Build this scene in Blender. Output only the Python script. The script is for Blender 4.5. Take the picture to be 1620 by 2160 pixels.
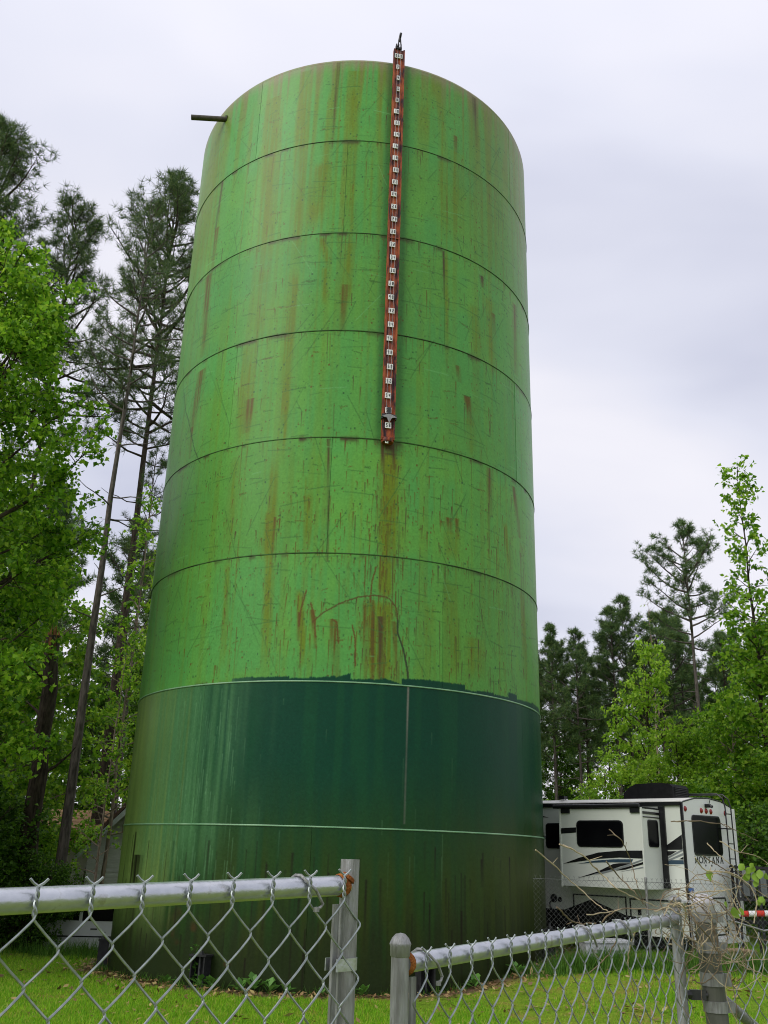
import bpy, math, random
import numpy as np
from mathutils import Vector, Matrix

# ------------------------------------------------------------------ camera, sky, sun, exposure
for o in list(bpy.data.objects):
    bpy.data.objects.remove(o)
SC = bpy.context.scene
COL = SC.collection
R_ = math.radians

EYE = 2.0                                   # lens height in metres
PITCH, ROLL = R_(20.3727), R_(1.7366)
cam_d = bpy.data.cameras.new('camera')
cam_d.sensor_fit = 'VERTICAL'; cam_d.sensor_height = 24.0
cam_d.lens = 1952.87 / 2160.0 * 24.0
cam_d.clip_start = 0.05; cam_d.clip_end = 2000.0
cam = bpy.data.objects.new('camera', cam_d); COL.objects.link(cam)
_f = Vector((0, math.cos(PITCH), math.sin(PITCH))); _u = Vector((0, -math.sin(PITCH), math.cos(PITCH))); _r = Vector((1, 0, 0))
_rt = math.cos(ROLL) * _r + math.sin(ROLL) * _u
_up = -math.sin(ROLL) * _r + math.cos(ROLL) * _u
cam.matrix_world = Matrix(((_rt.x, _up.x, -_f.x, 0), (_rt.y, _up.y, -_f.y, 0), (_rt.z, _up.z, -_f.z, EYE), (0, 0, 0, 1)))
SC.camera = cam

SUN_EL, SUN_AZ = R_(40), R_(-54)            # a bright patch of cloud, in front of the tank and to its left (azimuth from the camera's back)
SC.view_settings.view_transform = 'Standard'; SC.view_settings.look = 'None'
SC.view_settings.exposure = 0.62; SC.view_settings.gamma = 1.0; SC.view_settings.use_curve_mapping = False
world = bpy.data.worlds.new('World'); SC.world = world; world.use_nodes = True
wt = world.node_tree; wt.nodes.clear()
def N(t, kind, **kw):
    n = t.nodes.new(kind)
    for k, v in kw.items():
        if k.startswith('i_'):
            n.inputs[k[2:].replace('_', ' ')].default_value = v
        else:
            setattr(n, k, v)
    return n
def ramp(t, stops, fac=None, interp='LINEAR'):
    n = t.nodes.new('ShaderNodeValToRGB'); cr = n.color_ramp; cr.interpolation = interp
    while len(cr.elements) < len(stops): cr.elements.new(0.5)
    for e, (p, c) in zip(cr.elements, stops):
        e.position = p; e.color = (c[0], c[1], c[2], 1) if isinstance(c, (tuple, list)) else (c, c, c, 1)
    if fac is not None: t.links.new(fac, n.inputs[0])
    return n
tc = N(wt, 'ShaderNodeTexCoord'); sep = N(wt, 'ShaderNodeSeparateXYZ'); wt.links.new(tc.outputs['Generated'], sep.inputs[0])
zadd = N(wt, 'ShaderNodeMath', operation='ADD'); wt.links.new(sep.outputs[2], zadd.inputs[0]); zadd.inputs[1].default_value = 0.42
zmax = N(wt, 'ShaderNodeMath', operation='MAXIMUM'); wt.links.new(zadd.outputs[0], zmax.inputs[0]); zmax.inputs[1].default_value = 0.2
vdiv = N(wt, 'ShaderNodeVectorMath', operation='DIVIDE'); wt.links.new(tc.outputs['Generated'], vdiv.inputs[0])
cmb = N(wt, 'ShaderNodeCombineXYZ')
for i in range(3): wt.links.new(zmax.outputs[0], cmb.inputs[i])
wt.links.new(cmb.outputs[0], vdiv.inputs[1])
n1 = N(wt, 'ShaderNodeTexNoise', i_Scale=1.8, i_Detail=4.0, i_Roughness=0.45, i_Distortion=0.25)
mp = N(wt, 'ShaderNodeMapping'); mp.inputs['Location'].default_value = (0.35, 1.9, 0.7); mp.inputs['Scale'].default_value = (0.8, 1.5, 1)
wt.links.new(vdiv.outputs[0], mp.inputs[0]); wt.links.new(mp.outputs[0], n1.inputs['Vector'])
cl = ramp(wt, [(0.30, (0.42, 0.435, 0.53)), (0.46, (0.53, 0.54, 0.62)), (0.60, (0.61, 0.605, 0.66)), (0.75, (0.66, 0.65, 0.69))], n1.outputs[0])
zen = ramp(wt, [(0.0, 0.98), (0.6, 1.0), (1.0, 1.25)], sep.outputs[2])
mulz = N(wt, 'ShaderNodeMixRGB', blend_type='MULTIPLY'); mulz.inputs[0].default_value = 1.0
wt.links.new(cl.outputs[0], mulz.inputs[1]); wt.links.new(zen.outputs[0], mulz.inputs[2])
sky = N(wt, 'ShaderNodeTexSky', sky_type='NISHITA', sun_disc=False, sun_elevation=SUN_EL, sun_rotation=math.pi + SUN_AZ)
bg_sky = N(wt, 'ShaderNodeBackground', i_Strength=0.05); wt.links.new(sky.outputs[0], bg_sky.inputs[0])
bg_cl = N(wt, 'ShaderNodeBackground', i_Strength=1.0); wt.links.new(mulz.outputs[0], bg_cl.inputs[0])
mx = N(wt, 'ShaderNodeMixShader'); mx.inputs[0].default_value = 0.93       # thin blue shows faintly through the overcast
wt.links.new(bg_sky.outputs[0], mx.inputs[1]); wt.links.new(bg_cl.outputs[0], mx.inputs[2])
wo = N(wt, 'ShaderNodeOutputWorld'); wt.links.new(mx.outputs[0], wo.inputs[0])

sun_d = bpy.data.lights.new('sun', 'SUN'); sun_d.energy = 1.4; sun_d.angle = R_(38); sun_d.color = (1.0, 0.97, 0.92)
sun = bpy.data.objects.new('sun', sun_d); COL.objects.link(sun)
_sd = Vector((math.sin(SUN_AZ) * math.cos(SUN_EL), -math.cos(SUN_AZ) * math.cos(SUN_EL), math.sin(SUN_EL)))   # towards the light
sun.rotation_euler = _sd.to_track_quat('Z', 'Y').to_euler()
SC.render.film_transparent = False; SC.cycles.pixel_filter_type = 'BLACKMAN_HARRIS'; SC.cycles.filter_width = 1.05
SC.cycles.max_bounces = 6; SC.cycles.diffuse_bounces = 3; SC.cycles.glossy_bounces = 2; SC.cycles.transmission_bounces = 3; SC.cycles.transparent_max_bounces = 4

# ------------------------------------------------------------------ helpers
def tag(o, label=None, cat=None, group=None, kind=None):
    if label: o['label'] = label
    if cat: o['category'] = cat
    if group: o['group'] = group
    if kind: o['kind'] = kind
    return o
def empty(name, loc=(0, 0, 0), rz=0.0, **kw):
    o = bpy.data.objects.new(name, None); COL.objects.link(o); o.location = loc; o.rotation_euler = (0, 0, rz)
    o.empty_display_size = 0.2
    return tag(o, **kw)
def link(name, me, parent=None, loc=None, **kw):
    o = bpy.data.objects.new(name, me); COL.objects.link(o)
    if parent is not None: o.parent = parent
    if loc is not None: o.location = loc
    return tag(o, **kw)
def mesh_np(name, verts, faces, mats, midx=None, smooth=False):
    """verts (n,3); faces: list of arrays (m,k)"""
    if not isinstance(faces, list): faces = [faces]
    faces = [np.asarray(f, dtype=np.int32) for f in faces if len(f)]
    me = bpy.data.meshes.new(name)
    nl = sum(f.size for f in faces); npoly = sum(len(f) for f in faces)
    me.vertices.add(len(verts)); me.vertices.foreach_set('co', np.asarray(verts, dtype=np.float32).ravel())
    me.loops.add(nl); me.loops.foreach_set('vertex_index', np.concatenate([f.ravel() for f in faces]))
    me.polygons.add(npoly)
    tot = np.concatenate([np.full(len(f), f.shape[1], np.int32) for f in faces])
    st = np.zeros(npoly, np.int32); st[1:] = np.cumsum(tot)[:-1]
    me.polygons.foreach_set('loop_start', st)
    try: me.polygons.foreach_set('loop_total', tot)
    except Exception: pass
    if midx is not None: me.polygons.foreach_set('material_index', np.asarray(midx, np.int32))
    if smooth: me.polygons.foreach_set('use_smooth', np.ones(npoly, bool))
    for m in (mats if isinstance(mats, (list, tuple)) else [mats]): me.materials.append(m)
    me.update(calc_edges=True); me.validate()
    return me
def frame_of(d):
    d = Vector(d).normalized()
    a = d.cross(Vector((0, 0, 1)))
    if a.length < 1e-4: a = Vector((1, 0, 0))
    a.normalize(); return a, a.cross(d).normalized()
class MB:
    """collects solid shapes, then links them as ONE mesh object"""
    def __init__(s): s.v = []; s.f = []; s.m = []
    def add(s, vs, fs, m=0):
        b = len(s.v); s.v += [tuple(p) for p in vs]
        for f in fs: s.f.append([b + i for i in f]); s.m.append(m)
    def box(s, c, d, m=0, rot=None):
        hx, hy, hz = d[0] / 2, d[1] / 2, d[2] / 2
        vs = [Vector((x, y, z)) for x in (-hx, hx) for y in (-hy, hy) for z in (-hz, hz)]
        if rot is not None: vs = [rot @ p for p in vs]
        c = Vector(c); s.add([p + c for p in vs], [(0, 1, 3, 2), (4, 6, 7, 5), (0, 4, 5, 1), (2, 3, 7, 6), (0, 2, 6, 4), (1, 5, 7, 3)], m)
    def tube(s, pts, r, n=8, m=0, cap=True):
        pts = [Vector(p) for p in pts]; rs = r if isinstance(r, (list, tuple)) else [r] * len(pts)
        vs = []; prev = None
        for i, p in enumerate(pts):
            d = (pts[min(i + 1, len(pts) - 1)] - pts[max(i - 1, 0)])
            if d.length < 1e-9: d = Vector((0, 0, 1))
            d.normalize()
            if prev is None: a, b = frame_of(d)
            else:
                a = prev - d * prev.dot(d)
                if a.length < 1e-5: a, b = frame_of(d)
                a.normalize(); b = a.cross(d)
            prev = a
            for k in range(n):
                t = 2 * math.pi * k / n; vs.append(p + (a * math.cos(t) + b * math.sin(t)) * rs[i])
        fs = []
        for i in range(len(pts) - 1):
            for k in range(n):
                k2 = (k + 1) % n; fs.append((i * n + k, (i + 1) * n + k, (i + 1) * n + k2, i * n + k2))
        if cap:
            fs.append(tuple(range(n))); fs.append(tuple(reversed(range((len(pts) - 1) * n, len(pts) * n))))
        s.add(vs, fs, m)
    def lathe(s, prof, n=16, m=0, c=(0, 0, 0), axis=None, arc=(0, 2 * math.pi)):
        """profile of (r, h) about +Z at c (or about axis)"""
        full = abs(arc[1] - arc[0] - 2 * math.pi) < 1e-6; nn = n if full else n + 1
        c = Vector(c); vs = []
        if axis is not None: A = Vector(axis).normalized(); X, Y = frame_of(A); 
        else: A = Vector((0, 0, 1)); X = Vector((1, 0, 0)); Y = Vector((0, 1, 0))
        for (r, h) in prof:
            for k in range(nn):
                t = arc[0] + (arc[1] - arc[0]) * k / n
                vs.append(c + A * h + (X * math.cos(t) + Y * math.sin(t)) * r)
        fs = []
        for i in range(len(prof) - 1):
            for k in range(n):
                k2 = (k + 1) % nn; fs.append((i * nn + k, i * nn + k2, (i + 1) * nn + k2, (i + 1) * nn + k))
        s.add(vs, fs, m)
    def prism(s, poly, o, ax, ay, depth, m=0):
        """polygon (a,b) in the plane o + a*ax + b*ay, pushed back by depth vector"""
        o = Vector(o); ax = Vector(ax); ay = Vector(ay); dv = Vector(depth); n = len(poly)
        fr = [o + ax * a + ay * b for a, b in poly]
        s.add(fr + [p + dv for p in fr], [tuple(range(n)), tuple(reversed(range(n, 2 * n)))] + [(i, i + n, (i + 1) % n + n, (i + 1) % n) for i in range(n)], m)
    def mesh(s, name, mats, smooth=None):
        me = bpy.data.meshes.new(name); me.from_pydata(s.v, [], s.f)
        for m in (mats if isinstance(mats, (list, tuple)) else [mats]): me.materials.append(m)
        me.polygons.foreach_set('material_index', s.m)
        me.update()
        import bmesh
        bm = bmesh.new(); bm.from_mesh(me); bmesh.ops.recalc_face_normals(bm, faces=bm.faces); bm.to_mesh(me); bm.free()
        if smooth is not None:
            me.polygons.foreach_set('use_smooth', [True] * len(me.polygons)); me.set_sharp_from_angle(angle=R_(smooth))
        return me
    def build(s, name, mats, parent=None, smooth=None, **kw):
        return link(name, s.mesh(name, mats, smooth), parent, **kw)
def rrect(x0, x1, y0, y1, r, n=4):
    out = []
    for cx, cy, a0 in ((x1 - r, y1 - r, 0), (x0 + r, y1 - r, 90), (x0 + r, y0 + r, 180), (x1 - r, y0 + r, 270)):
        for k in range(n + 1):
            t = R_(a0 + 90 * k / n); out.append((cx + r * math.cos(t), cy + r * math.sin(t)))
    return out

# ------------------------------------------------------------------ materials
def new_mat(name):
    m = bpy.data.materials.new(name); m.use_nodes = True; t = m.node_tree
    b = t.nodes['Principled BSDF']; return m, t, b
def mat(name, c1, c2=None, scale=8.0, rough=0.6, spec=0.4, metal=0.0, stretch=(1, 1, 1), bump=0.0, bscale=None, detail=4.0, lo=0.35, hi=0.65, c3=None):
    m, t, b = new_mat(name)
    tc = N(t, 'ShaderNodeTexCoord'); mp = N(t, 'ShaderNodeMapping'); mp.inputs['Scale'].default_value = stretch
    t.links.new(tc.outputs['Object'], mp.inputs[0])
    no = N(t, 'ShaderNodeTexNoise', i_Scale=scale, i_Detail=detail, i_Roughness=0.6); t.links.new(mp.outputs[0], no.inputs['Vector'])
    c2 = c2 or tuple(x * 0.82 for x in c1)
    st = [(lo, c1), (hi, c2)] + ([(min(hi + 0.13, 1), c3)] if c3 else [])
    r = ramp(t, st, no.outputs[0]); t.links.new(r.outputs[0], b.inputs['Base Color'])
    b.inputs['Roughness'].default_value = rough; b.inputs['Specular IOR Level'].default_value = spec; b.inputs['Metallic'].default_value = metal
    if bump:
        n2 = N(t, 'ShaderNodeTexNoise', i_Scale=bscale or scale * 3, i_Detail=4.0); t.links.new(mp.outputs[0], n2.inputs['Vector'])
        bp = N(t, 'ShaderNodeBump', i_Strength=bump, i_Distance=0.02); t.links.new(n2.outputs[0], bp.inputs['Height']); t.links.new(bp.outputs[0], b.inputs['Normal'])
    return m
def leaf_mat(name, stops, trans=0.35, rough=0.5, spec=0.3):
    m, t, b = new_mat(name)
    g = N(t, 'ShaderNodeNewGeometry'); r = ramp(t, stops, g.outputs['Random Per Island'])
    t.links.new(r.outputs[0], b.inputs['Base Color']); b.inputs['Roughness'].default_value = rough; b.inputs['Specular IOR Level'].default_value = spec
    tr = N(t, 'ShaderNodeBsdfTranslucent'); t.links.new(r.outputs[0], tr.inputs[0])
    ms = N(t, 'ShaderNodeMixShader'); ms.inputs[0].default_value = trans
    t.links.new(b.outputs[0], ms.inputs[1]); t.links.new(tr.outputs[0], ms.inputs[2]); t.links.new(ms.outputs[0], t.nodes['Material Output'].inputs[0])
    return m
M = {}
M['gum'] = leaf_mat('sweetgum leaf', [(0, (0.06, 0.17, 0.012)), (0.35, (0.155, 0.34, 0.020)), (0.75, (0.27, 0.49, 0.028)), (1, (0.42, 0.60, 0.055))], trans=0.5)
M['maple'] = leaf_mat('pale spring leaf', [(0, (0.14, 0.30, 0.018)), (0.5, (0.29, 0.51, 0.028)), (1, (0.44, 0.62, 0.065))], trans=0.5)
M['oak'] = leaf_mat('dark leaf', [(0, (0.03, 0.08, 0.01)), (0.55, (0.08, 0.19, 0.016)), (1, (0.17, 0.33, 0.028))], trans=0.42)
M['needle'] = leaf_mat('pine needle', [(0, (0.030, 0.065, 0.022)), (0.6, (0.075, 0.14, 0.038)), (1, (0.17, 0.23, 0.055))], trans=0.35)
M['needle_far'] = leaf_mat('haze lightened needle', [(0, (0.04, 0.09, 0.032)), (0.6, (0.105, 0.19, 0.058)), (1, (0.22, 0.30, 0.08))], trans=0.4)  # needle green lightened for the far pines, distance haze put into the colour
M['bark'] = mat('pine bark', (0.055, 0.047, 0.041), (0.145, 0.125, 0.108), 5, 0.9, 0.1, stretch=(3, 3, 0.7), bump=0.8)
M['bark_dark'] = mat('dark bark', (0.028, 0.022, 0.017), (0.085, 0.066, 0.05), 6, 0.9, 0.1, stretch=(3, 3, 0.7), bump=0.8)
M['bark_pale'] = mat('pale bark', (0.17, 0.13, 0.10), (0.32, 0.26, 0.20), 6, 0.9, 0.1, stretch=(3, 3, 0.6), bump=0.6)
M['galv'] = mat('galvanised pipe', (0.46, 0.48, 0.52), (0.55, 0.57, 0.61), 26, 0.33, 0.5, metal=0.8, stretch=(1, 1, 1), bump=0.07, c3=(0.33, 0.32, 0.30), detail=8, lo=0.36, hi=0.60)
M['galv_dull'] = mat('weathered galvanised steel', (0.20, 0.20, 0.19), (0.34, 0.345, 0.34), 30, 0.55, 0.4, metal=0.55, stretch=(3, 3, 0.4), bump=0.2, c3=(0.13, 0.115, 0.09))
M['wire'] = mat('galvanised wire', (0.24, 0.27, 0.265), (0.36, 0.39, 0.385), 60, 0.42, 0.5, metal=0.6, c3=(0.2, 0.2, 0.2))
M['wire_dark'] = mat('weathered wire', (0.10, 0.105, 0.10), (0.2, 0.205, 0.2), 60, 0.55, 0.4, metal=0.5)
M['rust'] = mat('rust', (0.36, 0.13, 0.03), (0.16, 0.05, 0.02), 60, 0.9, 0.1, bump=0.6)
M['seam_dirt_shade'] = mat('seam dirt and shade', (0.022, 0.032, 0.012), (0.06, 0.16, 0.035), 2.2, 0.6, 0.2, c3=(0.045, 0.028, 0.012), detail=7)  # dirt on the seam, with the lap's shadow painted into its dark colour
M['seam_highlight'] = mat('highlit weld bead', (0.15, 0.33, 0.17), (0.26, 0.44, 0.26), 3, 0.4, 0.5)  # highlight along the lower beads painted in as a paler green
M['black_metal'] = mat('black painted metal', (0.012, 0.012, 0.013), (0.025, 0.025, 0.026), 12, 0.5, 0.3)
M['dark_steel'] = mat('dark oily steel', (0.03, 0.032, 0.034), (0.07, 0.07, 0.07), 14, 0.5, 0.4, metal=0.3)
M['gauge'] = mat('rust red gauge paint', (0.44, 0.115, 0.035), (0.30, 0.062, 0.022), 5.0, 0.6, 0.3, stretch=(2.2, 2.2, 0.5), bump=0.3, detail=7, lo=0.34, hi=0.47, c3=(0.045, 0.018, 0.022))
M['number_white'] = mat('number plate white', (0.88, 0.88, 0.87), (0.80, 0.79, 0.77), 30, 0.5, 0.3)
M['number_black'] = mat('number plate black', (0.015, 0.015, 0.015), (0.03, 0.03, 0.03), 30, 0.5, 0.3)
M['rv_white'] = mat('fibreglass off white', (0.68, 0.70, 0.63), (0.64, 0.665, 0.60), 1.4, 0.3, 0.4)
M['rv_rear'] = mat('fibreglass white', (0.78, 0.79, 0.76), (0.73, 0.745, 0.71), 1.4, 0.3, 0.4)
M['rv_roof'] = mat('roof membrane', (0.72, 0.71, 0.66), (0.6, 0.58, 0.53), 3, 0.6, 0.3)
M['rv_black'] = mat('gloss black', (0.010, 0.010, 0.011), (0.016, 0.016, 0.017), 4, 0.25, 0.3)
M['rv_blue'] = mat('slate blue decal', (0.03, 0.06, 0.09), (0.04, 0.075, 0.11), 4, 0.3, 0.4)
M['rv_grey'] = mat('grey decal', (0.24, 0.26, 0.26), (0.2, 0.22, 0.22), 4, 0.3, 0.4)
M['rv_pale'] = mat('pale decal edge', (0.75, 0.76, 0.74), (0.7, 0.7, 0.68), 4, 0.3, 0.4)
M['glass_dark'] = mat('dark tinted glass', (0.003, 0.003, 0.004), (0.005, 0.005, 0.006), 2, 0.2, 0.06)
M['red_lens'] = mat('red lens', (0.30, 0.02, 0.02), (0.2, 0.015, 0.015), 20, 0.25, 0.5)
M['rubber'] = mat('tyre rubber', (0.02, 0.02, 0.02), (0.035, 0.035, 0.035), 20, 0.85, 0.2)
M['siding'] = mat('grey painted board', (0.62, 0.62, 0.61), (0.50, 0.50, 0.49), 4, 0.75, 0.2, stretch=(1, 1, 6))
M['trim'] = mat('pale trim', (0.50, 0.53, 0.52), (0.42, 0.45, 0.43), 6, 0.7, 0.2)
M['shingle_brown'] = mat('brown shingle', (0.11, 0.07, 0.055), (0.19, 0.12, 0.09), 14, 0.9, 0.1)
M['shingle_tan'] = mat('tan shingle', (0.34, 0.22, 0.13), (0.24, 0.15, 0.09), 14, 0.9, 0.1)
M['white_wall'] = mat('white wall', (0.74, 0.73, 0.72), (0.66, 0.65, 0.64), 3, 0.7, 0.2)
M['car_white'] = mat('white car paint', (0.72, 0.73, 0.75), (0.68, 0.69, 0.71), 3, 0.25, 0.5)
M['wood'] = mat('weathered wood', (0.36, 0.26, 0.15), (0.26, 0.18, 0.10), 8, 0.8, 0.2, stretch=(1, 1, 5))
M['red_cloth'] = mat('red cloth', (0.62, 0.05, 0.03), (0.5, 0.04, 0.025), 10, 0.8, 0.2)
M['white_cloth'] = mat('white cloth', (0.75, 0.74, 0.73), (0.68, 0.67, 0.66), 10, 0.8, 0.2)
M['plastic_white'] = mat('white plastic', (0.55, 0.56, 0.57), (0.48, 0.49, 0.5), 6, 0.4, 0.4)
M['vine_dark'] = mat('old dark vine', (0.13, 0.10, 0.065), (0.22, 0.17, 0.11), 40, 0.85, 0.1)
M['vine'] = mat('dry vine', (0.46, 0.39, 0.25), (0.30, 0.24, 0.15), 40, 0.8, 0.2, c3=(0.16, 0.12, 0.07))
M['vine_leaf'] = leaf_mat('vine leaf', [(0, (0.18, 0.36, 0.03)), (1, (0.36, 0.52, 0.07))], trans=0.4)
M['fallen'] = leaf_mat('fallen leaf', [(0, (0.14, 0.08, 0.035)), (0.5, (0.28, 0.18, 0.08)), (1, (0.40, 0.33, 0.12))], trans=0.1)
M['weed'] = leaf_mat('weed leaf', [(0, (0.05, 0.14, 0.02)), (1, (0.13, 0.30, 0.05))], trans=0.3)
M['blue'] = mat('blue plastic', (0.03, 0.11, 0.35), (0.03, 0.1, 0.3), 20, 0.4, 0.4)
M['concrete'] = mat('old concrete', (0.30, 0.29, 0.26), (0.2, 0.19, 0.17), 9, 0.9, 0.2, bump=0.4)

# ------------------------------------------------------------------ ground
TC = Vector((-0.8325, 21.1015, 0.0)); TR = 4.42          # centre and radius of the tank
def sstep(a, b, x):
    t = np.clip((np.asarray(x, float) - a) / (b - a), 0, 1); return t * t * (3 - 2 * t)
def gz(x, y):
    return (-0.12 + 0.45 * sstep(0.5, 4.5, x) * sstep(13, 19, y) - 0.10 * sstep(-3.5, -7, x) * sstep(14, 20, y)
            - 0.45 * sstep(22, 28, y) * sstep(-3.5, -7, x))
def gm():
    m, t, b = new_mat('mown lawn soil')
    tc = N(t, 'ShaderNodeTexCoord')
    a = N(t, 'ShaderNodeTexNoise', i_Scale=1.1, i_Detail=6.0, i_Roughness=0.65); t.links.new(tc.outputs['Object'], a.inputs['Vector'])
    f = N(t, 'ShaderNodeTexNoise', i_Scale=28.0, i_Detail=4.0); t.links.new(tc.outputs['Object'], f.inputs['Vector'])
    r1 = ramp(t, [(0.3, (0.11, 0.23, 0.012)), (0.52, (0.18, 0.27, 0.02)), (0.68, (0.27, 0.19, 0.055))], a.outputs[0])
    r2 = ramp(t, [(0.3, 0.55), (0.7, 1.15)], f.outputs[0])
    mu = N(t, 'ShaderNodeMixRGB', blend_type='MULTIPLY'); mu.inputs[0].default_value = 1; t.links.new(r1.outputs[0], mu.inputs[1]); t.links.new(r2.outputs[0], mu.inputs[2])
    # bare soil round the tank's foot
    vs = N(t, 'ShaderNodeVectorMath', operation='DISTANCE'); vs.inputs[1].default_value = (TC.x, TC.y, -0.1); t.links.new(tc.outputs['Object'], vs.inputs[0])
    ad = N(t, 'ShaderNodeMath', operation='MULTIPLY_ADD'); t.links.new(a.outputs[0], ad.inputs[0]); ad.inputs[1].default_value = 1.3; t.links.new(vs.outputs['Value'], ad.inputs[2])
    mr = N(t, 'ShaderNodeMapRange'); t.links.new(ad.outputs[0], mr.inputs[0]); mr.inputs[1].default_value = TR + 0.95; mr.inputs[2].default_value = TR + 1.3; mr.inputs[3].default_value = 1; mr.inputs[4].default_value = 0
    so = ramp(t, [(0.3, (0.07, 0.045, 0.025)), (0.7, (0.17, 0.11, 0.06))], f.outputs[0])
    mxx = N(t, 'ShaderNodeMixRGB'); t.links.new(mr.outputs[0], mxx.inputs[0]); t.links.new(mu.outputs[0], mxx.inputs[1]); t.links.new(so.outputs[0], mxx.inputs[2])
    t.links.new(mxx.outputs[0], b.inputs['Base Color']); b.inputs['Roughness'].default_value = 0.95; b.inputs['Specular IOR Level'].default_value = 0.1
    bp = N(t, 'ShaderNodeBump', i_Strength=0.7, i_Distance=0.05); t.links.new(f.outputs[0], bp.inputs['Height']); t.links.new(bp.outputs[0], b.inputs['Normal'])
    return m
M['lawn'] = gm()
def ground():
    xs = np.concatenate([[-600, -200, -80, -50], np.arange(-40, 40.1, 0.8), [50, 80, 200, 600]])
    ys = np.concatenate([[-300, -100, -30], np.arange(-10, 70.1, 0.8), [80, 120, 250, 700]])
    X, Y = np.meshgrid(xs, ys); Z = gz(X, Y)
    n = len(xs); i = np.arange(len(ys) - 1)[:, None] * n + np.arange(n - 1)[None, :]
    F = np.stack([i, i + 1, i + n + 1, i + n], -1).reshape(-1, 4)
    link('ground', mesh_np('ground', np.stack([X, Y, Z], -1).reshape(-1, 3), F, M['lawn'], smooth=True), kind='structure')
ground()
M['grass'] = leaf_mat('grass blade', [(0, (0.10, 0.27, 0.012)), (0.5, (0.20, 0.46, 0.015)), (0.84, (0.32, 0.53, 0.024)), (1, (0.50, 0.44, 0.11))], trans=0.38, rough=0.6, spec=0.2)
M['grass_tall'] = leaf_mat('tall grass blade', [(0, (0.03, 0.09, 0.01)), (0.7, (0.08, 0.20, 0.02)), (1, (0.16, 0.28, 0.04))], trans=0.3, rough=0.6, spec=0.2)
def blades(name, x, y, h, w, matl, rng, lean=0.5):
    n = len(x); z = gz(x, y); a = rng.random(n) * 2 * np.pi; b = rng.random(n) * 2 * np.pi; l = h * lean * rng.random(n)
    wv = np.stack([np.cos(a), np.sin(a), 0 * a], -1) * (w / 2)[:, None]
    p = np.stack([x, y, z - 0.005], -1); tip = p + np.stack([np.cos(b) * l, np.sin(b) * l, h], -1)
    V = np.stack([p - wv, p + wv, tip], 1).reshape(-1, 3)
    return link(name, mesh_np(name, V, np.arange(3 * n).reshape(-1, 3), matl), kind='stuff')
def lumps(x, y, rng, k=26, s=1.0):
    f = np.zeros_like(x)
    for _ in range(k):
        kx, ky = rng.normal(size=2) * 2.2 / s; f += np.sin(kx * x + ky * y + rng.random() * 6.28)
    return f / math.sqrt(k)
def lawn():
    rng = np.random.default_rng(11); n = 520000
    y = 9.0 + 15.0 * rng.random(n) ** 1.25; x = (rng.random(n) - 0.5) * (y * 0.98) + 0.3
    d = np.hypot(x - TC.x, y - TC.y); L = lumps(x, y, rng); L2 = lumps(x, y, rng, s=0.35)
    thin = np.clip(0.75 + 0.3 * L + 0.2 * L2 - 0.5 * sstep(0.5, 3, x) * sstep(12.5, 15, y), 0.12, 1)
    keep = (d > TR + 0.32 + 0.25 * rng.random(n)) & (rng.random(n) < thin * sstep(TR + 0.3, TR + 1.2, d + 0.25 * L))
    x, y, L = x[keep], y[keep], L[keep]; n = len(x)
    blades('grass', x, y, (0.028 + 0.045 * rng.random(n)) * (1 + 0.25 * L), 0.008 + 0.007 * rng.random(n), M['grass'], rng, 0.9)
    # longer unmown grass along the back fence, at the tank's foot and under the trees on the left
    n = 26000
    xa = rng.uniform(2.6, 9.5, n); ya = 17.95 + rng.normal(0, 0.22, n)
    xb = rng.uniform(-13, -4.9, n // 2); yb = 22.6 + rng.normal(0, 0.5, n // 2)
    th = rng.uniform(-1.7, 1.7, n // 9); rr = TR + 0.06 + np.abs(rng.normal(0, 0.12, n // 9))
    xc = TC.x + rr * np.sin(th); yc = TC.y - rr * np.cos(th)
    x = np.concatenate([xa, xb, xc]); y = np.concatenate([ya, yb, yc])
    k = rng.random(len(x)) < np.clip(0.5 + 0.5 * lumps(x, y, rng, s=0.5), 0.05, 1); x, y = x[k], y[k]
    h = 0.10 + 0.28 * rng.random(len(x)) ** 2; h[np.hypot(x - TC.x, y - TC.y) < TR + 0.6] *= 0.5
    blades('tall_grass', x, y, h, 0.010 + 0.010 * rng.random(len(x)), M['grass_tall'], rng, 0.8)
lawn()
def litter():
    rng = np.random.default_rng(8); n = 5200
    x = np.where(rng.random(n) < 0.72, rng.uniform(0.5, 8, n), rng.uniform(-7, 1, n)); y = 9.5 + 10 * rng.random(n) ** 1.3
    d = np.hypot(x - TC.x, y - TC.y); k = (d > TR + 0.12) & (rng.random(n) < np.clip(0.35 + 0.5 * lumps(x, y, rng, s=0.8), 0.04, 1)); x, y = x[k], y[k]
    m = 900; th = rng.uniform(-1.6, 1.6, m); r = TR + 0.1 + np.abs(rng.normal(0, 0.35, m)); x = np.concatenate([x, TC.x + r * np.sin(th)]); y = np.concatenate([y, TC.y - r * np.cos(th)]); n = len(x)
    z = gz(x, y) + rng.uniform(0.01, 0.06, n); s = rng.uniform(0.025, 0.07, n)[:, None]; a = rng.random(n) * 6.28; t1 = np.stack([np.cos(a), np.sin(a), rng.normal(0, 0.35, n)], -1); t2 = np.stack([-np.sin(a), np.cos(a), rng.normal(0, 0.35, n)], -1)
    p = np.stack([x, y, z], -1); V = np.stack([p - t1 * s, p + t2 * s * 0.45, p + t1 * s, p - t2 * s * 0.45], 1).reshape(-1, 3)
    link('fallen_leaves', mesh_np('fallen_leaves', V, np.arange(4 * n).reshape(-1, 4), M['fallen']), kind='stuff')
litter()

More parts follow.
